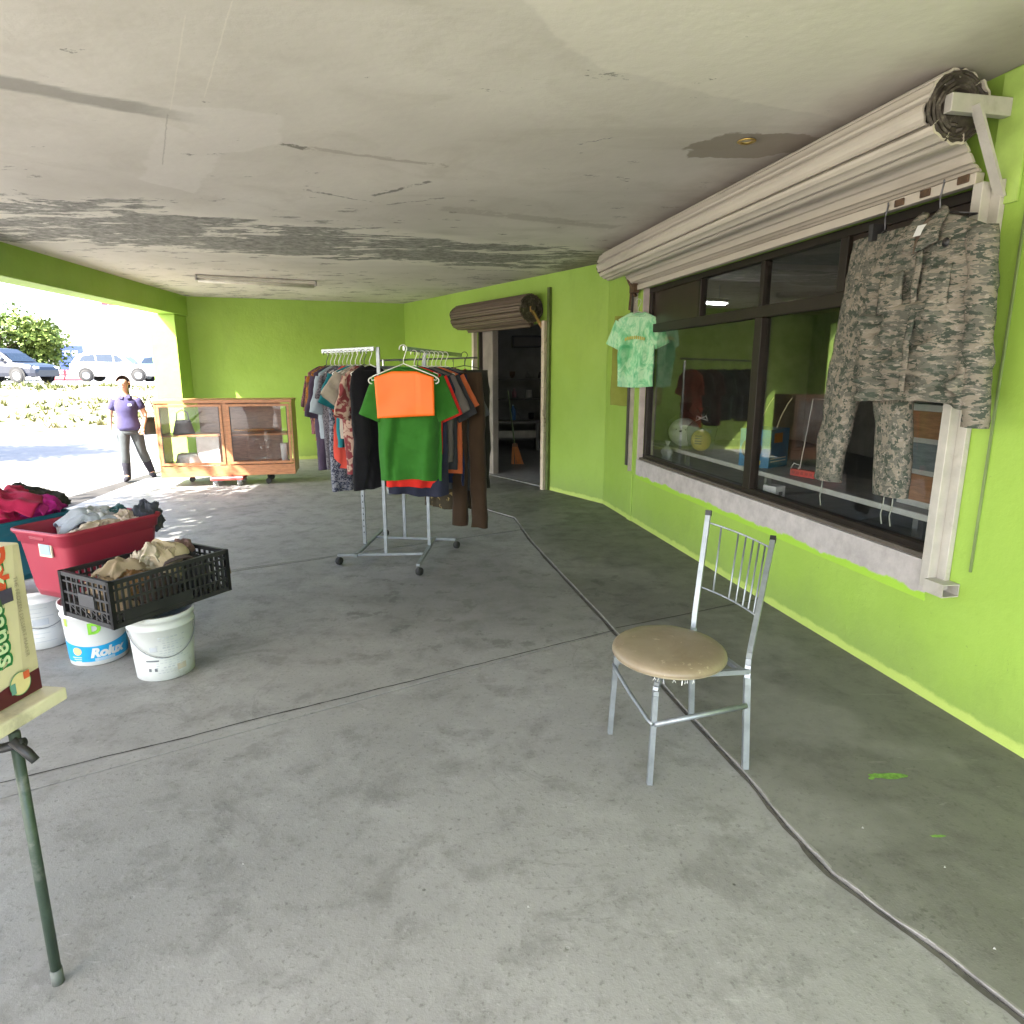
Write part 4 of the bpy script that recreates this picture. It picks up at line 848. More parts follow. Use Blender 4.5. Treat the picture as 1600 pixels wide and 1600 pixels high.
# through the doorway
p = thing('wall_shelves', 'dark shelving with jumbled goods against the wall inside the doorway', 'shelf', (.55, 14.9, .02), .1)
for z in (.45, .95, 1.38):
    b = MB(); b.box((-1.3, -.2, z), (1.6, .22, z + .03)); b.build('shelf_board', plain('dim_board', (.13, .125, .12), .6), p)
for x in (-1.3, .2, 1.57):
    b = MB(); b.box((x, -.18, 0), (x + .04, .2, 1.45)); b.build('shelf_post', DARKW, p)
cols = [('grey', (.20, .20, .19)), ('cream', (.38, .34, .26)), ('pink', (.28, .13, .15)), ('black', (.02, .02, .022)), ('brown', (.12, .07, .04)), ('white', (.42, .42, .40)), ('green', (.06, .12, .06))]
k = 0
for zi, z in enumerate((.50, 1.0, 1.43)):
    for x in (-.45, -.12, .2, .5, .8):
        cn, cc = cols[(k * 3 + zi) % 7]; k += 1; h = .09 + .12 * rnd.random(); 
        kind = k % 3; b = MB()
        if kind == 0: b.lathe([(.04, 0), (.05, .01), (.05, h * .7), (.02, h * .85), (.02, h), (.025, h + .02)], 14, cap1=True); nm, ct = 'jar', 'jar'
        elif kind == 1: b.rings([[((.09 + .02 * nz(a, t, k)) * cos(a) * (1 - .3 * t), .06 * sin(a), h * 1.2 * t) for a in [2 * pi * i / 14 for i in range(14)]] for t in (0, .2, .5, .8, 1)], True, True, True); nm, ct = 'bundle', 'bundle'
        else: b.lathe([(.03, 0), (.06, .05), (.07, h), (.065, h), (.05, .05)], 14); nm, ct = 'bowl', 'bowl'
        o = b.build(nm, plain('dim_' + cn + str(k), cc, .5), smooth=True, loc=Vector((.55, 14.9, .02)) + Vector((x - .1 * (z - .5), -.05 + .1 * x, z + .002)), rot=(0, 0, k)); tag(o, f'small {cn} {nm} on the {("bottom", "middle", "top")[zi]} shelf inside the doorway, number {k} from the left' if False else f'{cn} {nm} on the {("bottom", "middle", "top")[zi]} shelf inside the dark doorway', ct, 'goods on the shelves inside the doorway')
p = thing('water_bottle', 'blue plastic water bottle inside the dark doorway', 'bottle', (.02, 13.5, .62)); b = MB(); b.lathe([(.05, 0), (.055, .02), (.055, .2), (.02, .26), (.02, .29)], 18, cap1=True); b.build('body', plain('blue_bottle', (.03, .12, .30), .3), p, smooth=True); b = MB(); b.lathe([(.023, .29), (.023, .31)], 14, cap1=True); b.build('cap', WHITE, p)
p = thing('bench', 'low bench with white front board inside the doorway', 'bench', (.06, 13.5, .02), .1)
b = MB(); b.box((-.6, -.2, .55), (.5, .2, .60)); b.build('bench_top', plain('bench_top', (.14, .13, .12), .5), p)
for x in (-.56, .42):
    b = MB(); b.box((x, -.18, 0), (x + .05, .18, .55)); b.build('leg', DARKW, p)
b = MB(); b.box((-.5, -.19, .26), (.41, -.16, .40)); b.build('front_board', plain('white_front', (.40, .38, .34), .5), p)
br = thing('broom', 'broom with orange bristles leaning head down inside the doorway', 'broom', (.05, 11.35, .02))
b = MB(); b.tube([(-.12, .25, 1.25), (.0, .03, .32)], .012, 8); b.build('handle', plain('green_handle', (.12, .17, .07), .5), br)
b = MB()
for i in range(40):
    x = rnd.uniform(-1, 1); b.tube([(.0 + x * .04, .03 + rnd.uniform(-.015, .015), .33), (.05 + x * .11, rnd.uniform(-.03, .03), .0)], .006, 4)
b.build('bristles', plain('orange_straw', (.55, .20, .06), .8), br)
b = MB(); b.box((-.045, .01, .30), (.045, .055, .36)); b.build('ferrule', plain('brown_ferrule', (.2, .09, .04), .6), br)
p = thing('picture_frame', 'dark picture frame high on the wall inside the doorway', 'picture frame', (.35, 15.36, 2.25)); b = MB(); b.box((-.35, -.03, -.13), (.35, .0, .13)); b.build('frame', BLACKP, p, bevel=.01); b = MB(); b.box((-.3, -.034, -.09), (.3, -.031, .09)); b.build('picture', plain('dim_picture', (.06, .055, .05), .4), p)

# ------------------------------------------------------------------ display cabinet on dollies
cab_o = Vector((-4.895, 9.06, 0)); cd = Vector((-3.145, 9.455, 0)) - cab_o; CW = cd.length
cab = thing('display_cabinet', 'wooden display cabinet with two glass doors parked on a red dolly', 'cabinet', cab_o, math.atan2(cd.y, cd.x))
D, Z0, Z1 = .62, .145, 1.215
b = MB(); b.box((0, .0, Z0), (CW, D, Z0 + .15)); b.build('base', WOOD, cab, bevel=.004)
b = MB(); b.box((-.01, -.012, Z1 - .045), (CW + .01, D + .005, Z1)); b.build('top', WOOD, cab, bevel=.004)
for x in (0, CW - .022):
    b = MB(); b.box((x, .0, Z0 + .15), (x + .022, D, Z1 - .045)); b.build('side_panel', WOOD, cab)
b = MB(); b.box((CW * .5 - .03, 0, Z0 + .15), (CW * .5 + .03, .03, Z1 - .045)); b.build('centre_post', WOOD, cab, bevel=.003)
b = MB(); b.box((.022, .12, .70), (CW - .022, D - .03, .722)); b.build('shelf', WOOD, cab)
b = MB(); b.box((.43, D - .02, Z0 + .15), (CW * .88, D - .008, Z1 - .045)); b.build('back_panel', DWOOD, cab)
for i, (x0, x1) in enumerate(((.03, CW * .5 - .032), (CW * .5 + .032, CW - .03))):
    b = MB()
    for a, c in (((x0, -.012, Z0 + .165), (x0 + .035, .008, Z1 - .06)), ((x1 - .035, -.012, Z0 + .165), (x1, .008, Z1 - .06)), ((x0 + .035, -.012, Z0 + .165), (x1 - .035, .008, Z0 + .20)), ((x0 + .035, -.012, Z1 - .095), (x1 - .035, .008, Z1 - .06))): b.box(a, c)
    dr = b.build('door', WOOD, cab, bevel=.003)
    b = MB(); b.box((x0 + .033, -.003, Z0 + .198), (x1 - .033, .001, Z1 - .093)); b.build('glass', CGLASS, dr)
    for xb in (x0 + .036, x1 - .046):
        b = MB(); b.box((xb, -.010, Z0 + .2), (xb + .010, -.004, Z1 - .096)); b.build('glass_bead', BLACKP, dr)
def inside(x, y, z): return cab.matrix_local @ Vector((x, y, z)) if False else Matrix.Translation(cab_o) @ Matrix.Rotation(math.atan2(cd.y, cd.x), 4, 'Z') @ Vector((x, y, z))
hb = thing('handbag', 'dark grey handbag with looped handle on the upper cabinet shelf', 'bag', inside(.27, .34, .724), .3)
b = MB(); b.rings([[(.15 * cos(a) * (1 - .35 * t), .06 * sin(a), .2 * t) for a in [2 * pi * i / 20 for i in range(20)]] for t in (0, .1, .4, .7, 1)], True, True, True); b.build('bag_body', plain('grey_leather', (.13, .13, .16), .5), hb, smooth=True)
b = MB(); b.tube([(-.08 , 0, .19), (-.07, 0, .30), (0, 0, .34), (.07, 0, .30), (.08, 0, .19)], .009, 8); b.build('handle', plain('grey_strap', (.12, .12, .15), .5), hb, smooth=True)
wt = thing('white_box', 'tall white box standing inside the left half of the cabinet', 'box', inside(.60, .36, .297), .1); b = MB(); b.box((-.16, -.1, 0), (.16, .1, .4)); b.build('carton', plain('white_carton', (.68, .68, .68), .6), wt, bevel=.01)
wt = thing('white_bundle', 'flat white folded bundle on the floor of the cabinet', 'bundle', inside(.30, .33, .297), .1); b = MB(); b.rings([[(.18 * cos(a) * (1 - .2 * t), .14 * sin(a), .14 * t + .02 * nz(a, t)) for a in [2 * pi * i / 20 for i in range(20)]] for t in (0, .2, .6, 1)], True, True, True); b.build('fabric', C('white_linen', (.6, .6, .6)), wt, smooth=True)
wt = thing('white_cup', 'white plastic tub at the right end inside the cabinet', 'tub', inside(CW - .17, .36, .297)); b = MB(); b.lathe([(.05, 0), (.06, .25), (.062, .26)], 20, cap1=True); b.build('tub_body', WHITE, wt, smooth=True)
wt = thing('leaf_tray', 'leaf shaped wooden tray on the right cabinet shelf', 'tray', inside(1.22, .33, .724), .2); b = MB(); b.rings([[(.28 * cos(a) * r, .10 * sin(a) * r * (1 - .4 * cos(a)), .012 + .035 * r * r) for a in [2 * pi * i / 28 for i in range(28)]] for r in (.05, .4, .8, 1, .98)], True, True, False); o = b.build('tray', wood_mat('yellow_wood', (.55, .27, .07)), wt, smooth=True); o.modifiers.new('thick', 'SOLIDIFY').thickness = .01
wt = thing('clear_plastic_sheet', 'crumpled clear plastic sheet draped inside the right half of the cabinet', 'plastic sheet', inside(1.33, .28, .297)); b = MB(); b.grid(lambda u, v: (-.24 + .5 * u + .04 * nz(u * 4, v * 4, 1), .12 * u + .07 * nz(u * 5, v * 5, 3) , .37 * v * (1 - .5 * abs(u - .4)) + .01), 24, 24); b.build('film', CLEARB, wt, smooth=False)
for i, x in enumerate((.78, 1.42)):
    if i == 0:
        dl = thing('dolly', 'red padded furniture dolly on castors under the cabinet', 'dolly', inside(.86, .20, 0), math.atan2(cd.y, cd.x))
        b = MB(); b.box((-.22, -.25, .085), (.22, .25, .140)); b.build('deck', plain('faded_red_pad', (.52, .10, .09), .7), dl, bevel=.015)
        b = MB(); b.box((-.215, -.258, .12), (.215, -.25, .138)); b.build('trim', plain('grey_trim', (.45, .44, .46), .5), dl)
        for sx in (-.16, .16):
            for sy in (-.19, .19):
                b = MB(); b.box((sx - .03, sy - .03, .06), (sx + .03, sy + .03, .085)); cs = b.build('castor', STEEL, dl)
                b = MB(); b.lathe([(.0, -.014), (.034, -.014), (.038, -.006), (.038, .006), (.034, .014), (0, .014)], 18, Matrix.Translation((sx, sy, .038)) @ Matrix.Rotation(.5 + sx, 4, 'Z') @ Matrix.Rotation(pi / 2, 4, 'X')); b.build('wheel', plain('grey_wheel', (.35, .35, .33), .5), cs, smooth=True)
for x, ys_ in ((.28, (.5,)), (1.40, (.12, .5))):
    for y in ys_:
        b = MB(); b.tube([(x, y, .145), (x, y, .06)], .015, 8); b.lathe([(.0, -.018), (.04, -.018), (.04, .018), (0, .018)], 16, Matrix.Translation((x, y, .041)) @ Matrix.Rotation(pi / 2, 4, 'X')); b.build('castor', RUBBER, cab)

# ------------------------------------------------------------------ buckets
def bucket(loc, rz, label, kind):
    t = thing('bucket', label, 'bucket', (*loc, 0), rz, 'plastic buckets holding up the tubs')
    h, r0, r1 = .362, .142, .162
    rad = lambda z: r0 + (r1 - r0) * z / h
    b = MB(); b.lathe([(r0 - .012, 0), (r0, .006), (rad(.1), .1), (rad(.285), .285), (rad(.285) + .006, .288), (rad(.30) + .006, .298), (rad(.3), .302), (rad(.33), .33), (rad(.335) + .007, .333), (r1 + .007, h), (r1 - .003, h), (rad(.33) - .006, .33), (r0 - .006, .01)], 48)
    body = {'plain': WHITE, 'blue': WHITE, 'used': plain('stained_white_plastic', (.55, .575, .575), .5, 0, .08, 5, dirt=(.30, .275, .22))}[kind]
    b.build('body', body, t, smooth=True)
    if kind != 'blue':
        b = MB(); b.tube([(rad(.3) * 1.04 * cos(a), rad(.3) * 1.04 * sin(a), .30 - .16 * max(0, sin(a - pi))) for a in [pi + pi * i / 20 for i in range(21)]], .0028, 6, False); b.build('wire_handle', STEEL, t, smooth=True)
    def cyl(x, z): r = rad(z) + .0016; a = -pi / 2 + x / r; return (r * cos(a), r * sin(a), z)
    def patch(name, m, x0, x1, z0, z1, n=24, zf=None):
        b = MB(); b.grid(lambda u, v: cyl(x0 + (x1 - x0) * u, (z0 + (z1 - z0) * v) + (zf(u, v) if zf else 0)), n, 2); return b.build(name, m, t, smooth=True)
    def cyl2(x, z): r = rad(z) + .0028; a = -pi / 2 + x / r; return (r * cos(a), r * sin(a), z)
    if kind == 'blue':
        patch('blue_band', plain('blue_band_print', (.01, .30, .60), .4), -.30, .30, .030, .135, 40, lambda u, v: .016 * v * sin(u * pi * 2.2 + 1.2))
        text_on('lettering', 'Rolux', .072, lambda x, y: cyl2(x + .055, .078 + y), WHITE, t, shear=.25, bold=.004)
        text_on('lettering', 'D', .085, lambda x, y: cyl2(x + .005, .222 + y), plain('green_print', (.22, .55, .04), .5), t, bold=.005)
        patch('green_tab', plain('green_tab_print', (.30, .55, .06), .5), -.165, -.14, .24, .30)
        b = MB(); b.grid(lambda u, v: cyl2(-.098 + .026 * v * cos(2 * pi * u), .095 + .024 * v * sin(2 * pi * u)), 20, 3); b.build('seal_print', plain('orange_seal', (.62, .40, .22), .5), t)
        b = MB()
        for k in range(3):
            b.grid(lambda u, v: cyl2(-.135 + .05 * k * .2 + (.06 - .012 * k) * u, .056 - .012 * k + .004 * v), 4, 1)
            b.grid(lambda u, v: cyl2(-.01 + .10 * u, .044 - .008 * k * .7 + .003 * v), 4, 1)
        tag(b.build('small_print', WHITE, t), kind='stuff')
    elif kind == 'used':
        patch('grey_box_print', GREYINK, -.085, -.05, .175, .20)
        patch('black_bar_print', INK, -.11, -.045, .118, .127)
        b = MB()
        for k in range(15):
            z = .245 - k * .014; x0 = -.06 + .02 * nz(k * 1.3, 1) if k > 2 else -.04
            if .11 < z < .13: x0 = -.02
            for q in range(7):
                if rnd.random() < .78: xx = x0 + q * .02; b.grid(lambda u, v: cyl(xx + .016 * rnd.uniform(.7, 1) * u, z + (.0035 if k % 4 else .007) * v), 2, 1)
        tag(b.build('small_print', GREYINK, t), kind='stuff')
        for x0 in (-.10, -.07):
            patch('square_print', INK, x0, x0 + .014, .062, .08, 3)
        patch('tape_print', plain('brownish_tape', (.45, .40, .33), .6), .04, .09, .05, .085, 6)
    else:
        b = MB()
        for k in range(10):
            z = .285 - .026 * k
            b.grid(lambda u, v: cyl(-.07 + (.13 - .03 * (k % 3)) * u, z + .003 * v), 6, 1)
        tag(b.build('small_print', GREYINK, t), kind='stuff'); patch('grey_panel_print', GREYINK, -.05, .03, .155, .195)
    return t
face = lambda x, y: math.atan2(y, x) - math.atan2(-1, 0) + pi          # turn the print to the camera
def turn(x, y): return math.atan2(-y, -x) + pi / 2
bucket((-1.905, 3.355), turn(-1.905, 3.355) + .1, 'paint stained white bucket with grey small print under the black crate', 'used')
bucket((-2.385, 3.54), turn(-2.385, 3.54) - .1, 'white paint bucket with bright blue lettered band beneath the red tub', 'blue')
bucket((-2.845, 3.75), turn(-2.845, 3.75), 'plain white bucket with faded grey lines below the teal tub', 'plain')
bucket((-3.25, 4.12), 0, 'white bucket at the back hidden under the teal tub', 'plain')
bucket((-2.50, 4.03), 0, 'white bucket at the back hidden under the red tub', 'plain')

# ------------------------------------------------------------------ tubs, crate, clothes in them
def rrect(hx, hy, r, n=6):
    return [(sx * (hx - r) + r * cos(a), sy * (hy - r) + r * sin(a)) for sx, sy, a0 in ((1, 1, 0), (-1, 1, pi / 2), (-1, -1, pi), (1, -1, 1.5 * pi)) for a in [a0 + pi / 2 * k / n for k in range(n + 1)]]
def tub(name, label, loc, rz, c, hx, hy, h, z0):
    t = thing(name, label, 'storage tub', (*loc, z0), rz); m = plain(name + '_plastic', c, .42, 0, .08, 3); b = MB()
    rr = []
    for s, z in ((.80, 0), (.84, .05), (.93, h - .09), (.935, h - .075), (.965, h - .07), (.985, h - .03), (1.0, h - .025), (1.03, h - .012), (1.03, h), (1.0, h + .004), (.97, h - .01), (.90, h - .1), (.82, .02)):
        rr.append([(x, y, z) for x, y in rrect(hx * s, hy * s, .06)])
    b.rings(rr, True, True, True); b.build('tub_body', m, t, smooth=True)
    return t
rt = tub('red_tub', 'deep red plastic storage tub heaped with clothes, resting on the buckets', (-2.485, 3.765), R(68), (.30, .026, .050), .315, .222, .395, .364)
b = MB(); b.box((-.292 - .004, -.10, .255), (-.300 - .004, .0, .335)); o = b.build('sticker', plain('pale_sticker', (.62, .62, .50), .5), rt); o.rotation_euler = (0, .0, 0)
b = MB(); b.box((-.3055, -.092, .267), (-.3075, -.012, .325)); b.build('sticker_print', plain('blue_grey_print', (.25, .36, .46), .5), rt)
b = MB(); b.box((-.302, -.06, .345), (-.312, .06, .372)); b.build('grip', plain('deep_red_recess', (.22, .01, .03), .5), rt, bevel=.004)
tt = tub('teal_tub', 'teal plastic storage tub topped with pink and red clothes behind the carton', (-3.13, 3.93), R(68), (.010, .14, .19), .30, .21, .375, .364)
def wad(label, m, c, rx, ry, h, sd, rz=0, cat='clothing', group='clothes heaped in the tubs', name='crumpled_garment', clip=None):
    b = MB(); nu, nv = 64, 30; rr = []; c = Vector(c); sv = Vector((sd * 3.7, sd * 1.3, sd * 2.1))
    st = Matrix.Rotation(sd * 1.7, 3, 'Z') @ Matrix.Rotation(.5 + .3 * nz(sd, 1), 3, 'X'); inv = clip[0].inverted() if clip else None
    for j in range(nv + 1):
        th = pi * .66 * j / nv + .02; ring = []
        for i in range(nu):
            a = 2 * pi * i / nu; v = Vector((sin(th) * cos(a), sin(th) * sin(a), cos(th)))
            w = st @ v; w = Vector((w.x * .75, w.y * 1.9, w.z * 1.5)) + sv
            w += Vector((mnoise.noise(w * 1.1), mnoise.noise(w * 1.1 + Vector((7, 0, 0))), 0)) * .55
            f = 1 - min(1, abs(mnoise.noise(w * 1.25)) * 2.6); g_ = 1 - min(1, abs(mnoise.noise(w * 2.6 + Vector((3, 9, 1)))) * 2.6)
            r = .86 + .30 * mnoise.noise(v * 1.3 + sv) + .20 * f * f + .085 * g_ * g_ + .02 * mnoise.noise(v * 9 + sv)
            p = c + Vector((rx * v.x * r, ry * v.y * r, h * v.z * r))
            if clip:
                q = inv @ p
                if q.z < clip[3]: q.x = max(-clip[1], min(clip[1], q.x)); q.y = max(-clip[2], min(clip[2], q.y))
                q.z = max(q.z, clip[4]); p = clip[0] @ q
            ring.append(p - c)
        rr.append(ring)
    b.rings(rr, True, True, True); o = b.build(name, m, smooth=True, loc=c); return tag(o, label, cat, group)
TC1 = (Matrix.Translation((-2.485, 3.765, .364)) @ Matrix.Rotation(R(68), 4, 'Z'), .262, .178, .415, .05)
TC2 = (Matrix.Translation((-3.13, 3.93, .364)) @ Matrix.Rotation(R(68), 4, 'Z'), .25, .165, .40, .05)
TC3 = (Matrix.Translation((-1.985, 3.44, .368)) @ Matrix.Rotation(R(62), 4, 'Z'), .318, .188, .26, .035)
ft = lambda x, y, z: Matrix.Translation((-2.485, 3.765, z)) @ Matrix.Rotation(R(68), 4, 'Z') @ Vector((x, y, 0))
GW = C('cream_cotton', (.55, .47, .36)); GP = C('lilac_cotton', (.27, .17, .30)); GT = C('dark_teal_cotton', (.03, .08, .085)); GG = C('pale_grey_cotton', (.42, .43, .46))
wad('lilac cloth low at the near end of the red tub', GP, ft(-.16, .02, .62), .14, .18, .08, 1, clip=TC1)
wad('cream cloth with grey stripe in the middle of the red tub', C('cream_stripe', (.52, .44, .36), c2=(.22, .22, .23), pscale=14), ft(-.02, -.03, .64), .15, .17, .10, 2, clip=TC1)
wad('pale grey crumpled shirt at the centre of the red tub', GG, ft(.07, .06, .68), .15, .13, .15, 3, clip=TC1)
wad('dark teal cloth on top of the red tub heap', GT, ft(.17, .0, .73), .075, .07, .08, 4, clip=TC1)
wad('beige cloth at the back end of the red tub', C('beige_cotton', (.45, .37, .30)), ft(.17, -.08, .68), .14, .11, .11, 5, clip=TC1)
wad('grey navy cloth hanging over the far rim of the red tub', C('grey_navy_cotton', (.06, .065, .085)), ft(.31, -.10, .70), .075, .13, .12, 6)
wad('white cloth at the left rim of the red tub', C('white_cotton', (.62, .60, .58)), ft(.02, .13, .66), .14, .08, .10, 7, clip=TC1)
fk = lambda x, y, z: Matrix.Translation((-3.13, 3.93, z)) @ Matrix.Rotation(R(68), 4, 'Z') @ Vector((x, y, 0))
PK = C('raspberry_cotton', (.50, .02, .10)); 
wad('raspberry red garment heaped at the near end of the teal tub', PK, fk(-.12, -.02, .70), .24, .24, .16, 11, clip=TC2)
wad('magenta garment at the right of the teal tub', C('magenta_cotton', (.40, .02, .20)), fk(.14, -.10, .70), .19, .15, .14, 12, clip=TC2)
wad('dark olive garment on the teal tub heap', C('olive_cotton', (.045, .045, .035)), fk(.22, -.02, .76), .16, .12, .12, 13, clip=TC2)
wad('deep crimson garment topping the teal tub', C('crimson_cotton', (.32, .02, .055)), fk(.08, .06, .76), .2, .16, .14, 14, clip=TC2)
wad('pink garment at the left rim of the teal tub', C('pink_cotton', (.55, .09, .20)), fk(-.1, .16, .72), .2, .12, .13, 15, clip=TC2)
fc = lambda x, y, z: Matrix.Translation((-1.985, 3.44, z)) @ Matrix.Rotation(R(62), 4, 'Z') @ Vector((x, y, 0))
CGp_ = 'cloth items in the black crate'
def drape(label, m, c, w, l, h, rz, sd, group='clothes heaped in the tubs', name='draped_garment'):
    b = MB(); 
    def f(u, v):
        x, y = (u - .5), (v - .5); r2 = (x * x + y * y) * 4
        k = 1 - min(1, 3 * abs(nz(x * 4 + .8 * y, y * 1.2, sd)))
        z = h * (1 - .95 * r2) + .060 * min(w, l) * k + .045 * min(w, l) * sin(y * 17 + 4 * nz(x * 2, y * 2, sd + 3)) + .13 * min(w, l) * nz(x * 3, y * 3, sd + 5)
        return (x * w * (1 + .25 * nz(y * 3, sd)) + .05 * nz(x * 2, y * 2, sd + 1), y * l * (1 + .2 * nz(x * 3, sd + 2)) + .02 * k, z)
    b.grid(f, 36, 30); o = b.build(name, m, smooth=True, loc=c, rot=(0, 0, rz)); o.modifiers.new('thick', 'SOLIDIFY').thickness = .005
    return tag(o, label, 'clothing', group)
drape('pale blue grey shirt laid over the heap in the red tub', C('blue_grey_shirting', (.30, .33, .38)), ft(.03, .03, .745), .34, .22, .06, R(40), 3)
drape('cream sleeve draped along the near rim of the red tub', C('cream_shirting', (.46, .39, .30)), ft(-.02, -.12, .735), .30, .10, .03, R(75), 5)
drape('crimson tee shirt spread over the teal tub heap', C('crimson_jersey', (.33, .015, .06)), fk(-.02, -.05, .82), .42, .30, .07, R(20), 7)
drape('hot pink strap top folded at the right of the teal tub', C('hot_pink_jersey', (.50, .03, .22)), fk(.13, -.17, .80), .20, .12, .05, R(100), 9)
drape('dark grey cloth spread on the far side of the teal tub heap', C('charcoal_shirting', (.035, .04, .04)), fk(.18, .06, .85), .24, .18, .05, R(60), 11)
drape('tan shirt folded over the cloth in the crate', C('tan_shirting', (.30, .235, .155)), fc(-.12, .02, .585), .26, .17, .05, R(70), 13, CGp_)
drape('cream strap cloth folded in the middle of the crate', C('cream_strap', (.46, .40, .31)), fc(.02, -.02, .655), .20, .09, .04, R(110), 15, CGp_)
# crate
cr = thing('black_crate', 'black slotted plastic crate full of caps and cloth on two buckets', 'crate', (-1.985, 3.44, .368), R(62))
HX, HY, HH = .335, .205, .245
def lattice(p0, ex, name, L, ribs):
    b = MB(); ez = Vector((0, 0, 1)); p0 = Vector(p0); ex = Vector(ex)
    for z, w in ((.012, .024), (.075, .010), (.135, .012), (.195, .010), (HH - .011, .022)): b.bar(p0 + ez * z, p0 + ex * L + ez * z, .012 if w < .02 else .018, w)
    for k in range(ribs + 1):
        x = L * k / ribs; w = .022 if k in (0, ribs) else .007
        b.bar(p0 + ex * x, p0 + ex * x + ez * HH, w if k in (0, ribs) else .008, .012 if k not in (0, ribs) else .022, up=tuple(ex))
        if 0 < k < ribs and k % 2: b.bar(p0 + ex * (x - L / ribs) + ez * .02, p0 + ex * (x + L / ribs) + ez * .07, .007, .006)
    return b.build(name, BLACKP, cr)
lattice((-HX, -HY, 0), (1, 0, 0), 'long_side', 2 * HX, 22); lattice((-HX, HY, 0), (1, 0, 0), 'long_side', 2 * HX, 22)
lattice((-HX, -HY, 0), (0, 1, 0), 'short_side', 2 * HY, 9); lattice((HX, -HY, 0), (0, 1, 0), 'short_side', 2 * HY, 9)
b = MB(); b.box((-HX + .0, -.075, .085), (-HX - .012, .055, .15)); b.build('name_plate', plain('dull_black_plate', (.04, .04, .045), .55), cr)
b = MB(); b.box((.06, -HY - .010, .02), (HX - .03, -HY + .004, .22)) if False else b.box((-HX + .05, -HY - .006, .022), (.10, -HY + .003, .072)); b.build('solid_panel', BLACKP, cr)
b = MB()
for k in range(14): b.bar((-HX + .02 + k * .05, -HY, .008), (-HX + .02 + k * .05, HY, .008), .02, .014)
for k in range(8): b.bar((-HX, -HY + .03 + k * .05, .0085), (HX, -HY + .03 + k * .05, .0085), .02, .010)
b.build('base', BLACKP, cr)
b = MB(); b.box((-HX + .04, -HY + .03, .018), (HX - .04, HY - .03, .03)); b.build('liner', plain('dark_liner', (.02, .018, .018), .9), cr)
fc = lambda x, y, z: Matrix.Translation((-1.985, 3.44, z)) @ Matrix.Rotation(R(62), 4, 'Z') @ Vector((x, y, 0))
CGp = 'cloth items in the black crate'
wad('tan cloth at the near end of the crate', C('tan_cotton', (.30, .22, .14)), fc(-.18, .03, .44), .15, .15, .15, 21, group=CGp, clip=TC3)
wad('dark brown cloth low in the crate', C('dark_brown_cotton', (.05, .035, .03)), fc(-.06, -.07, .44), .2, .11, .11, 22, group=CGp, clip=TC3)
wad('pale cream cloth strap bundle in the middle of the crate', C('pale_cream', (.48, .42, .33)), fc(-.03, .04, .52), .10, .10, .13, 23, group=CGp, clip=TC3)
wad('beige crumpled hat on top of the crate heap', C('hat_beige', (.42, .34, .23)), fc(.08, .0, .56), .12, .10, .13, 24, group=CGp, clip=TC3)
wad('dark grey cloth at the far end of the crate', C('dark_grey_cotton', (.04, .04, .045)), fc(.22, .02, .45), .13, .15, .16, 25, group=CGp, clip=TC3)
wad('brown pinkish cloth at the far corner of the crate', C('dusky_cotton', (.16, .10, .09)), fc(.26, .08, .54), .07, .07, .11, 26, group=CGp, clip=TC3)
wad('brown cloth corner between the crate slats', C('rust_cotton', (.20, .11, .05)), fc(-.10, -.02, .50), .11, .1, .10, 27, group=CGp, clip=TC3)
hat = thing('cap', 'beige cap with curved brim lying on the crate heap', 'cap', fc(.13, -.03, .61), R(40), CGp)
b = MB(); b.rings([[(.085 * sin(th) * cos(a), .075 * sin(th) * sin(a), .07 * cos(th) + .006 * nz(a * 2, th * 4)) for a in [2 * pi * i / 24 for i in range(24)]] for th in [.05 + 1.5 * i / 9 for i in range(10)]], True, True, False); b.build('crown', C('cap_cotton', (.45, .37, .25)), hat, smooth=True)
b = MB(); b.grid(lambda u, v: ((.085 + .07 * v) * cos(-2.1 + 1.2 * u), (.075 + .07 * v) * sin(-2.1 + 1.2 * u), .005 - .03 * v * (abs(u - .5) * 2) ** 2), 14, 5); o = b.build('brim', C('brim_cotton', (.06, .045, .04)), hat, smooth=True); o.modifiers.new('thick', 'SOLIDIFY').thickness = .005
b = MB(); p0 = fc(.345, -.17, .585); b.tube([p0, p0 + Vector((.02, -.01, -.03)), p0 + Vector((.03, -.005, -.09)), p0 + Vector((.035, -.015, -.12))], [.008, .007, .006, .009], 7)
tag(b.build('cloth_strap', C('strap_brown', (.25, .17, .12)), smooth=True), 'brown cloth strap dangling from the far corner of the crate', 'strap')

# ------------------------------------------------------------------ table with the carton, front left
tb = thing('folding_table', 'small cream topped table on a dark green pipe leg at the left edge', 'table')
TZ = .785; er = lambda y: -1.203 + .13 * (y - 1.634)
b = MB(); b.prism([(er(1.634), 1.634), (er(1.634) - .72, 1.70), (-2.0, .75), (er(.75), .75)], TZ - .036, TZ); b.build('tabletop', PALEWOOD, tb, bevel=.006)
GPIPE = plain('chipped_dark_green_pipe', (.040, .062, .045), .45, .2, .3, 12, .15, 60, (.12, .13, .115))
for x, y in ((-1.228, 1.468), (-1.80, 1.50), (-1.86, .9), (-1.29, .9)):
    b = MB(); b.tube([(x, y, .02), (x, y, TZ - .038)], .0128, 16); lg = b.build('leg', GPIPE, tb, smooth=True)
    b = MB(); b.tube([(x, y, 0), (x, y, .045)], .0148, 14); b.build('foot_cap', plain('grey_foot', (.10, .11, .10), .7), lg, smooth=True)
b = MB(); b.tube([(-1.42, 1.44, .705), (-1.25, 1.455, .712), (-1.20, 1.46, .725)], .012, 10); b.tube([(-1.222, 1.45, .735), (-1.19, 1.452, .70), (-1.172, 1.45, .68)], [.011, .012, .010], 10); b.build('clamp', BLACKP, tb, smooth=True)
bx = thing('appliance_carton', 'cream and maroon dessert maker carton with green lettering standing on the table', 'box')
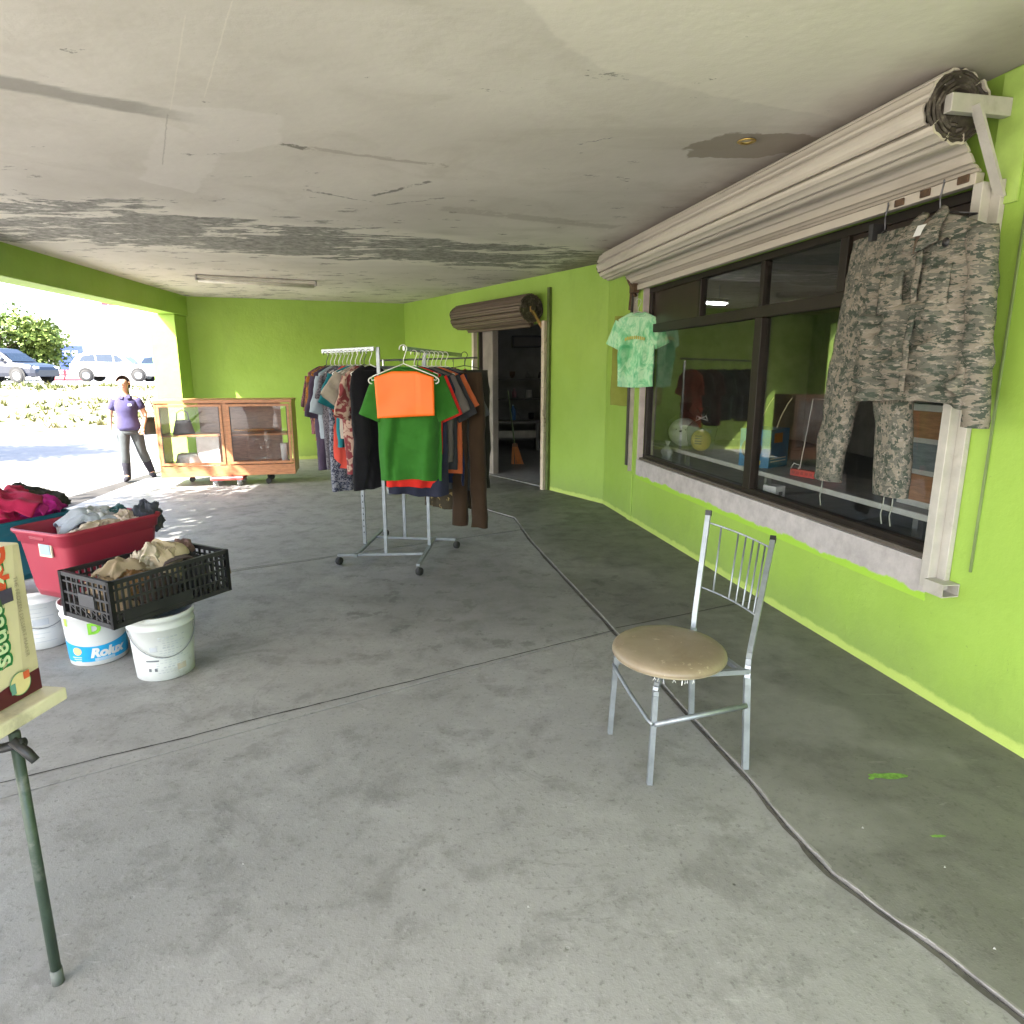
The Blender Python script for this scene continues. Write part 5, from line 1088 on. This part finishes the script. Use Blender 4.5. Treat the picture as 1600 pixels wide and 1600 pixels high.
bxx = lambda y: -1.258 + .13 * (y - 1.62)
ang = math.atan2(1, .13)
CM = Matrix.Translation((bxx(1.62), 1.62, TZ + .001)) @ Matrix.Rotation(ang + pi, 4, 'Z')      # local x runs toward the camera along the face, local y inward?
ax_ = (CM.to_3x3() @ Vector((1, 0, 0)))
b = MB(); CL, CH, CDp = .62, .405, .40
b.box((0, 0, 0), (CL, -CDp, CH), CM) if (CM.to_3x3() @ Vector((0, -1, 0))).x < 0 else b.box((0, 0, 0), (CL, CDp, CH), CM)
b.build('carton', plain('cream_card', (.60, .53, .36), .6, 0, .06, 6), bx, bevel=.004)
oy = .0016 if (CM.to_3x3() @ Vector((0, 1, 0))).x > 0 else -.0016
def cf(x, z, k=1.): return CM @ Vector((x, oy * k, z))
def quad(name, m, x0, x1, z0, z1, k=1., poly=None):
    b = MB(); ps = poly or [(x0, z0), (x1, z0), (x1, z1), (x0, z1)]; b.add([cf(x, z, k) for x, z in ps], [tuple(range(len(ps)))]); return b.build(name, m, bx)
quad('maroon_band', plain('maroon_print', (.075, .008, .016), .5), 0, CL, 0, 0, 1, [(.002, .004), (.002, .062), (.06, .060), (.14, .048), (.3, .035), (CL, .035), (CL, .004)])
quad('tan_panel', plain('tan_print', (.50, .43, .29), .6), .0, .075, .07, CH - .01, .5, [(.002, .066), (.05, .064), (.02, CH - .004), (.002, CH - .004)])  # tan wedge along the far edge of the carton face
# text runs downward: x of the letter goes down (-z), its top points away from the camera
def vert(x0, z0): return lambda x, y: cf(x0 - y, z0 - x, 2.2)
text_on('lettering', 'Yonanas', .074, lambda x, y: cf(.092 - y, .235 - x, 1.8), plain('dark_green_print', (.02, .16, .05), .5), bx, bold=.009)
text_on('lettering', 'Yonanas', .074, lambda x, y: cf(.092 - y, .235 - x, 2.6), plain('pale_green_print', (.50, .60, .38), .5), bx, bold=.001)
text_on('lettering', 'Dole', .055, lambda x, y: cf(.070 - y, .352 - x, 2.2), plain('red_print', (.55, .07, .03), .5), bx, bold=.004)
text_on('small_print', 'THE FROZEN DESSERT MAKER', .016, lambda x, y: cf(.030 - y, .215 - x, 2.2), plain('tan_ink', (.30, .26, .18), .6), bx)
quad('grape_print', plain('violet_print', (.055, .045, .085), .5), .045, .12, .265, .30, 2.9)
quad('leaf_print', plain('leaf_print', (.04, .09, .03), .5), .08, .12, .262, .28, 3.3)
for (cx, cz, r) in ((.065, .048, .030), (.165, .034, .028)):
    b = MB(); b.add([cf(cx, cz, 3.)] + [cf(cx + r * cos(2 * pi * k / 24), cz + r * sin(2 * pi * k / 24), 3.) for k in range(24)], [(0, k + 1, (k + 1) % 24 + 1) for k in range(24)]); b.build('round_print', plain('pale_round_print', (.62, .52, .28), .5), bx)
    b = MB(); b.tube([cf(cx + r * cos(2 * pi * k / 24), cz + r * sin(2 * pi * k / 24), 3.) for k in range(25)], .0012, 4, False); b.build('ring_print', plain('green_ring', (.10, .25, .12), .5), bx)
    quad('red_flag', plain('orange_red_print', (.55, .10, .04), .5), cx - .028, cx - .010, cz + .006, cz + .026, 4.)
    quad('teal_flag', plain('teal_print', (.12, .26, .24), .5), cx + .016, cx + .03, cz - .02, cz + .008, 4.)

# ------------------------------------------------------------------ person outside
def skin(name, verts, edges, radii, m, parent, root=0, lev=2):
    me = bpy.data.meshes.new(name); me.from_pydata([tuple(v) for v in verts], edges, []); o = bpy.data.objects.new(name, me); COL.objects.link(o); o.parent = parent
    sk = o.modifiers.new('skin', 'SKIN'); sk.use_smooth_shade = True
    for i, r in enumerate(radii): 
        me.skin_vertices[0].data[i].radius = r if isinstance(r, tuple) else (r, r)
    me.skin_vertices[0].data[root].use_root = True
    sb = o.modifiers.new('subd', 'SUBSURF'); sb.levels = lev; sb.render_levels = lev; me.materials.append(m); return o
pe = thing('person', 'person in a violet polo shirt and grey trousers walking past the cabinet', 'person', (-5.72, 9.85, -.02), R(22))
SKIN = plain('skin', (.48, .28, .19), .55, 0, .08, 8)
V = []; Ed = []; Rd = []
def ch_(pts, rs, start=None):
    prev = start
    for p, r in zip(pts, rs):
        V.append(p); Rd.append(r); i = len(V) - 1
        if prev is not None: Ed.append((prev, i))
        prev = i
    return prev
pv = ch_([(0, 0, .80)], [(.12, .085)]); 
c1 = ch_([(0, -.01, .95), (0, -.01, 1.08), (0, 0, 1.20)], [(.105, .08), (.12, .085), (.12, .075)], pv)
nk = ch_([(.0, -.01, 1.285), (0, -.02, 1.335)], [.046, .046], c1)
hd = ch_([(-.005, -.035, 1.385), (-.005, -.03, 1.45), (-.005, -.015, 1.51)], [(.062, .068), (.078, .092), (.06, .07)], nk)
for s, el, ha in ((-1, (-.235, .04, .98), (-.24, -.05, .78)), (1, (.235, .0, .98), (.20, -.13, .80))):
    w = ch_([(s * .155, 0, 1.225), tuple(el), tuple(ha)], [.05, .037, .025], c1)
    ha = Vector(ha); d = (ha - Vector(el)).normalized(); pm = ch_([tuple(ha + d * .05)], [(.034, .018)], w)
    for q in range(4): ch_([tuple(ha + d * .09 + Vector(((q - 1.5) * .017, 0, 0))), tuple(ha + d * (.12 - .008 * abs(q - 1.5)) + Vector(((q - 1.5) * .018, -.012, 0)))], [.008, .007], pm)
    ch_([tuple(ha + d * .05 + Vector((-s * .035, -.02, 0))), tuple(ha + d * .085 + Vector((-s * .04, -.028, 0)))], [.009, .008], w)
legs = []
for hip, kn, an, toe in (((-.08, 0, .78), (-.085, -.06, .45), (-.09, -.03, .085), (-.10, -.16, .035)), ((.08, 0, .78), (.13, .04, .44), (.21, .20, .10), (.25, .10, .035))):
    ch_([hip, kn, an, toe], [.085, .058, .038, .035], pv); legs.append((hip, kn, an, toe))
skin('body', V, Ed, Rd, SKIN, pe)
def loft(name, rows, m, n=24):
    b = MB(); b.rings([[(cx + rx * cos(t), cy + ry * sin(t) + .006 * nz(cos(t) * 3, zz * 14, rx * 9), zz) for t in [2 * pi * k / n for k in range(n)]] for cx, cy, zz, rx, ry in rows], True, True, True)
    return b.build(name, m, pe, smooth=True)
SHIRT = C('violet_pique', (.055, .05, .12)); DENIM = C('grey_denim', (.065, .075, .08)); BOOT = C('dark_boot_suede', (.025, .025, .035))
sh_o = loft('polo_shirt', [(0, 0, .765, .165, .125), (0, -.003, .82, .166, .125), (0, -.008, .90, .148, .112), (0, -.010, .97, .138, .108), (0, -.016, 1.04, .147, .122), (0, -.020, 1.10, .156, .128), (0, -.012, 1.16, .162, .112), (0, -.004, 1.21, .160, .092), (0, 0, 1.245, .125, .075), (0, 0, 1.268, .072, .062), (0, -.004, 1.285, .058, .056)], SHIRT)
for s in (-1, 1):
    el = (-.235, .04, .98) if s < 0 else (.235, .0, .98); sp_, ep_ = Vector((s * .135, 0, 1.222)), Vector(el)
    b = MB(); b.tube([sp_, sp_.lerp(ep_, .2), sp_.lerp(ep_, .4), sp_.lerp(ep_, .62)], [.060, .066, .064, .062], 14); b.build('sleeve', SHIRT, pe, smooth=True)
    b = MB(); b.add([(s * .008, -.062, 1.272), (s * .062, -.040, 1.285), (s * .075, -.095, 1.235), (s * .028, -.112, 1.225)], [(0, 1, 2, 3)]); o = b.build('collar', SHIRT, pe); o.modifiers.new('thick', 'SOLIDIFY').thickness = .006
b = MB()
b.rings([[(rx * cos(t), .004 + ry * sin(t), zz) for t in [2 * pi * k / 24 for k in range(24)]] for zz, rx, ry in ((.88, .135, .10), (.80, .158, .118), (.74, .164, .12), (.70, .150, .112))], True, True, True)
for hip, kn, an, toe in legs:
    h_, k_, a_ = Vector(hip), Vector(kn), Vector(an)
    b.tube([h_ + Vector((0, 0, .0)), h_.lerp(k_, .35), h_.lerp(k_, .7), k_, k_.lerp(a_, .3), k_.lerp(a_, .62)], [.094, .088, .074, .066, .066, .058], 16)
b.build('trousers', DENIM, pe, smooth=True)
for hip, kn, an, toe in legs:
    k_, a_, t_ = Vector(kn), Vector(an), Vector(toe); b = MB()
    b.tube([k_.lerp(a_, .40), k_.lerp(a_, .45), k_.lerp(a_, .7), a_, a_ - Vector((0, 0, .05))], [.058, .064, .058, .050, .046], 14)
    b.tube([a_ + Vector((0, .035, -.045)), a_ + Vector((0, 0, -.035)), a_.lerp(t_, .6) - Vector((0, 0, .005)), t_, t_ + (t_ - a_) * .12], [.036, .044, .040, .034, .022], 12); b.build('boot', BOOT, pe, smooth=True)
b = MB(); hc = Vector((-.005, -.014, 1.458))
def hair_(u, v):
    ph = pi / 2 + (u - .5) * 2 * (1.15 + .85 * (1 - v) ** .5 if v < .6 else 1.05); th = .02 + v * 2.05
    return hc + Vector((.088 * sin(th) * cos(ph), .100 * sin(th) * sin(ph) + .006, .098 * cos(th) - .03 * v * v)) * (1 + .05 * nz(u * 9, v * 3))
b.grid(hair_, 24, 14); b.tube([(0, .09, 1.43), (.01, .12, 1.39), (.015, .11, 1.30), (.01, .10, 1.23)], [.03, .036, .03, .012], 10)
o = b.build('hair', plain('dark_hair', (.02, .014, .011), .6), pe, smooth=True); o.modifiers.new('thick', 'SOLIDIFY').thickness = .012
for nm, pts, r, m in (('eye', [(-.035, -.112, 1.455), (-.022, -.114, 1.455)], .008, BLACKP), ('eye', [(.018, -.114, 1.455), (.031, -.112, 1.455)], .008, BLACKP), ('mouth', [(-.024, -.105, 1.393), (.014, -.105, 1.393)], .006, plain('lips', (.35, .10, .09), .5)), ('nose', [(-.005, -.115, 1.45), (-.005, -.128, 1.42)], .010, SKIN)):
    b = MB(); b.tube(pts, r, 8); b.build(nm, m, pe, smooth=True)
for s in (-1, 1):
    b = MB(); b.tube([(s * .075 - .005, -.01, 1.465), (s * .083 - .005, .0, 1.45), (s * .076 - .005, 0, 1.425)], .012, 8); b.build('ear', SKIN, pe, smooth=True)
b = MB(); b.box((.04, -.146, 1.125), (.085, -.138, 1.155)); b.build('chest_badge', WHITE, pe)
hbm = Matrix.Translation((-5.72, 9.85, 0)) @ Matrix.Rotation(R(22), 4, 'Z')
hb = thing('shoulder_bag', 'dark green shoulder bag carried at the hip of the walking person', 'bag', hbm @ Vector((.29, .12, .66)), R(60))
b = MB(); b.rings([[(.13 * cos(a) * (1 - .2 * t), .045 * sin(a), .26 * t) for a in [2 * pi * i / 18 for i in range(18)]] for t in (0, .15, .6, 1)], True, True, True); b.build('bag_body', plain('dark_green_leather', (.05, .055, .045), .5), hb, smooth=True)
b = MB(); b.tube([(-.09, 0, .25), (-.10, .0, .42), (-.03, -.02, .60), (.05, .0, .42), (.09, 0, .25)], .008, 6); b.build('strap', plain('dark_strap', (.04, .04, .035), .6), hb, smooth=True)

# ------------------------------------------------------------------ grass bank, road, cars beyond
def bank_z(x, y):
    base = 19.0 + (x + 13) * -.05; t = max(0, min(1, (y - base) / 5.5)); t = t * t * (3 - 2 * t)
    return -.045 + 1.045 * t + (.10 * nz(x * .5, y * .5) + .04 * nz(x * 1.6, y * 1.6)) * t
b = MB(); b.grid(lambda u, v: (-60 + 75 * u, 18.2 + 10 * v, bank_z(-60 + 75 * u, 18.2 + 10 * v)), 190, 34)
g = G('dry_bank_soil', .95); c = g.ramp(g.noise(1.1, 7, .7), [(.3, (.17, .145, .095)), (.7, (.27, .24, .18))]); g.color(g.mix(g.noise(2.2, 6, .7, .6).step(.5, .62), c, (.075, .10, .025))); g.bump(g.noise(9, 6, .7), .6, .08)
tag(b.build('grass_bank', g.m, smooth=True), kind='structure')
b = MB(); b.add([(-160, 28, .98), (40, 28, .98), (40, 160, 1.0), (-160, 160, 1.0)], [(0, 1, 2, 3)]); tag(b.build('upper_road', plain('upper_asphalt', (.34, .33, .32), .9, 0, .1, .5)), kind='structure')
b = MB()
for i in range(3400):
    x = rnd.uniform(-34, -5); y = rnd.uniform(19.2, 26.5)
    if nz(x * .45, y * .8, 4) + .35 * nz(x * 2, y * 2, 9) < .05: continue
    z = bank_z(x, y); hgt = rnd.uniform(.08, .28)
    for k in range(5):
        a = rnd.uniform(0, 2 * pi); ln = hgt * rnd.uniform(.5, 1); w = rnd.uniform(.02, .05); dx, dy = cos(a), sin(a)
        b.add([(x - dy * w, y + dx * w, z - .02), (x + dy * w, y - dx * w, z - .02), (x + dx * ln * .8 + dy * w * .5, y + dy * ln * .8, z + ln)], [(0, 1, 2)])
g = G('bank_weeds', .8); g.color(g.ramp(g.noise(.8, 5, .6), [(.3, (.07, .10, .02)), (.55, (.13, .14, .04)), (.75, (.18, .15, .07))])); tag(b.build('weeds', g.m), kind='stuff')
def tree(name, label, loc, h, rx, ry, rz_, n, leaf, m, tr, group=None, low=.2, sd=1, clumps=26):
    t = thing(name, label, 'tree', loc, 0, group); rg = random.Random(sd); b = MB()
    top = h - rz_; b.tube([(0, 0, -.1), (.03 * h * rg.uniform(-1, 1), 0, top * .5), (.04 * h * rg.uniform(-1, 1), .02 * h, top)], [tr * 1.3, tr, tr * .7], 9)
    cl = []
    for k in range(clumps):
        while True:
            p = Vector((rg.uniform(-1, 1), rg.uniform(-1, 1), rg.uniform(-1, 1)))
            if p.length < 1 and p.length > .25: break
        c = Vector((p.x * rx, p.y * ry, h - rz_ + p.z * rz_)); cl.append((c, rg.uniform(.22, .42)))
        if k % 2 == 0: b.tube([(0, 0, top * .8), c * .5 + Vector((0, 0, top * .42)), c], [tr * .5, tr * .3, tr * .1], 5)
    b.build('trunk', plain(name + '_bark', (.10, .075, .055), .9), t, smooth=True)
    b = MB()
    for i in range(n):
        c, s = rg.choice(cl); p = c + Vector((rg.gauss(0, .5) * s * rx, rg.gauss(0, .5) * s * ry, rg.gauss(0, .5) * s * rz_))
        a, e_ = rg.uniform(0, 2 * pi), rg.uniform(-.9, .9); u = Vector((cos(a) * cos(e_), sin(a) * cos(e_), sin(e_))); w = u.orthogonal().normalized() if rg.random() < .5 else u.cross(Vector((.3, .2, 1))).normalized()
        L = leaf * rg.uniform(.6, 1.3)
        b.add([p - u * L * .5, p + w * L * .28, p + u * L * .5, p - w * L * .28], [(0, 1, 2, 3)])
    b.build('crown', m, t); return t
def leaf_mat(n, a, c):
    g = G(n, .6); g.color(g.ramp(g.noise(1.1, 4, .6), [(.3, a), (.7, c)])); g.b.inputs['Specular IOR Level'].default_value = .25
    g.b.inputs['Transmission Weight'].default_value = 0; return g.m
tree('bushy_tree', 'broad bushy green tree behind the parked dark car', (-31.3, 41, 1.0), 4.0, 3.4, 3.0, 1.95, 9000, .34, leaf_mat('sunlit_leaves', (.07, .115, .02), (.13, .17, .035)), .2, sd=3, clumps=44)
SHL = leaf_mat('shade_tree_leaves', (.05, .09, .02), (.09, .14, .035))
tree('shade_tree', 'leafy tree beside the open side of the porch, left of view', (-7.35, 1.95, -.05), 7.0, 2.35, 3.3, 2.1, 15000, .17, SHL, .16, 'trees beside the porch', sd=5, clumps=70)
tree('street_tree', 'small round street tree on the pavement left of view', (-13.0, 10.5, -.05), 5.0, 2.0, 1.5, 1.3, 7000, .16, SHL, .09, 'trees beside the porch', sd=8, clumps=30)
def car(label, loc, rz, c, sc_=1., group='vehicles parked on the upper road', van=False):
    t = thing('parked_car', label, 'car', loc, rz, group); t.scale = (sc_,) * 3
    m = plain('car_paint_' + label.split()[0], c, .3, 0., .04, 2); b = MB()
    # stations: x, top z of lower body, half width
    st = [(-2.28, .95, .70), (-2.22, 1.02, .80), (-1.9, 1.06, .88), (-1.2, 1.06, .91), (-.3, 1.04, .92), (.6, 1.02, .92), (.95, 1.0, .91), (1.5, .95, .89), (2.0, .86, .84), (2.2, .76, .76), (2.27, .62, .66)]
    b.rings([[(x, -w * .93, .30), (x, -w, .48), (x, -w * .99, zt * .8), (x, -w * .90, zt), (x, w * .90, zt), (x, w * .99, zt * .8), (x, w, .48), (x, w * .93, .30)] for x, zt, w in st], True, True, True)
    rf = [(-2.15, 1.06, 1.06), (-1.85, 1.06, 1.50), (-1.4, 1.06, 1.64), (-.4, 1.05, 1.68), (.2, 1.03, 1.62), (.55, 1.03, 1.42), (1.05, 1.0, 1.0)] if not van else [(-2.25, 1.0, 1.8), (-1.4, 1.06, 1.95), (-.4, 1.05, 1.98), (.7, 1.03, 1.92), (1.2, 1.03, 1.6), (1.7, .98, 1.1)]
    b.rings([[(x, -.80, z0), (x, -.62 - .03, z1), (x, .65, z1), (x, .80, z0)] for x, z0, z1 in rf], True, True, True)
    b.build('body', m, t, smooth=False, bevel=.03)
    for s in (-1, 1):
        for xs in (((-1.75, 1.13), (-1.55, 1.45), (-.95, 1.55), (-.85, 1.12)), ((-.78, 1.12), (-.86, 1.55), (.0, 1.56), (.06, 1.10)), ((.13, 1.10), (.08, 1.55), (.25, 1.50), (.72, 1.12))):
            b = MB(); b.add([(x, s * (.815 - .15 * (z - 1.06) / .6), z) for x, z in xs] + [(x, s * (.795 - .15 * (z - 1.06) / .6), z) for x, z in xs], [(0, 1, 2, 3), (4, 5, 6, 7), (0, 1, 5, 4), (1, 2, 6, 5), (2, 3, 7, 6), (3, 0, 4, 7)]); b.build('side_window', DARKGL, t)
        b = MB(); b.box((2.0, s * .5, .66), (2.24, s * .74, .80)); b.build('headlight', plain('headlight_glass', (.6, .62, .65), .15), t, bevel=.03)
        b = MB(); b.box((.62, s * .86, 1.05), (.78, s * 1.02, 1.17)); b.build('mirror', m, t, bevel=.02)
        for x in (-1.38, 1.38):
            b = MB(); b.lathe([(.0, -.02), (.41, -.02), (.41, .02), (0, .02)], 26, Matrix.Translation((x, s * .905, .38)) @ Matrix.Rotation(pi / 2, 4, 'X')); b.build('wheel_arch', RUBBER, t)
            b = MB(); b.lathe([(.2, -.10), (.31, -.10), (.34, -.06), (.34, .06), (.31, .10), (.2, .10)], 26, Matrix.Translation((x, s * .86, .34)) @ Matrix.Rotation(pi / 2, 4, 'X')); wh = b.build('wheel', RUBBER, t, smooth=True)
            b = MB(); b.lathe([(.0, -.02), (.05, -.02), (.06, 0), (.19, .0), (.22, -.01)], 20, Matrix.Translation((x, s * .955, .34)) @ Matrix.Rotation(pi / 2, 4, 'X'), cap0=False)
            for k in range(5): b.bar((x, s * .965, .34), (x + .2 * cos(k * 1.257), s * .965, .34 + .2 * sin(k * 1.257)), .05, .02, up=(0, 1, 0))
            b.build('rim', STEEL, wh)
    b = MB(); b.add([(.62, -.58, 1.42), (.62, .58, 1.42), (1.06, .70, 1.03), (1.06, -.70, 1.03)], [(0, 1, 2, 3)]); b.build('windscreen', DARKGL, t)
    return t
car('dark grey blue car parked on the upper road before the bushy tree', (-24.85, 33, 1.0), R(-6), (.018, .022, .035))
car('white car parked on the upper road behind the walking person', (-22.3, 38, 1.0), R(12), (.75, .75, .76), .95)
car('pale blue car parked beyond the cabinet at the right', (-20.2, 40, .98), R(25), (.16, .20, .30), .9)
for i, x in enumerate((-26.9, -25.75)):
    p = thing('traffic_barrier', ('red plastic road barrier nearer the dark car' , 'red plastic road barrier farther from the dark car')[i], 'barrier', (x, 39.6, 1.0), R(6), 'red barriers on the upper road')
    b = MB(); b.rings([[(sx * .52, sy * w, z) for sx, sy in ((-1, -1), (1, -1), (1, 1), (-1, 1))] for w, z in ((.22, 0), (.22, .12), (.09, .3), (.07, .62))], True, True, True); b.build('barrier_body', plain('barrier_red' + 'ab'[i], (.25, .012, .025), .5), p, bevel=.03)
    for xx in (-.3, .3):
        b = MB(); b.box((xx - .14, -.100, .40), (xx + .14, -.082, .52)); b.build('white_patch', WHITE, p)
p = thing('billboard', 'tall blue advertising board with white letters beyond the bushy tree', 'sign', (-31.35, 48, 1.0), R(20))
b = MB(); b.box((-.75, -.1, 0), (.75, .1, 2.3)); b.build('board', plain('blue_board', (.035, .06, .20), .5), p)
text_on('lettering', 'THE', .5, lambda x, y: (x, -.106, 1.75 + y), WHITE, p, bold=.01)
for x in (-30.1, -29.6):
    b = MB(); b.tube([(x, 44, .9), (x, 44, 3.0)], .07, 8); tag(b.build('utility_post', plain('pale_post' + str(int(-x * 10)), (.42, .43, .45), .6)), 'thin grey post %s of the pair between billboard and barriers' % ('left' if x < -30 else 'right'), 'post', 'pair of posts on the upper road')
p = thing('shop_sign', 'red rooftop sign on a pole far beyond the street', 'sign', (-36.5, 62, 1.0), R(30))
b = MB(); b.tube([(0, 0, 0), (0, 0, 6.4)], .12, 8); b.build('pole', plain('white_pole', (.7, .7, .7), .5), p)
b = MB(); b.box((-.55, -.1, 6.35), (.55, .1, 6.75)); b.build('board', plain('red_board', (.35, .03, .05), .5), p)
p = thing('street_sign', 'blue and white roadside sign above the pale blue car', 'sign', (-20.9, 42, 1.0), R(25)); b = MB(); b.box((-.5, -.05, .62), (.5, .05, 1.0)); b.build('board', plain('sign_blue', (.06, .06, .2), .5), p)
for x in (-.4, .4):
    b = MB(); b.tube([(x, 0, -.05), (x, 0, .62)], .03, 6); b.build('post', STEEL, p)
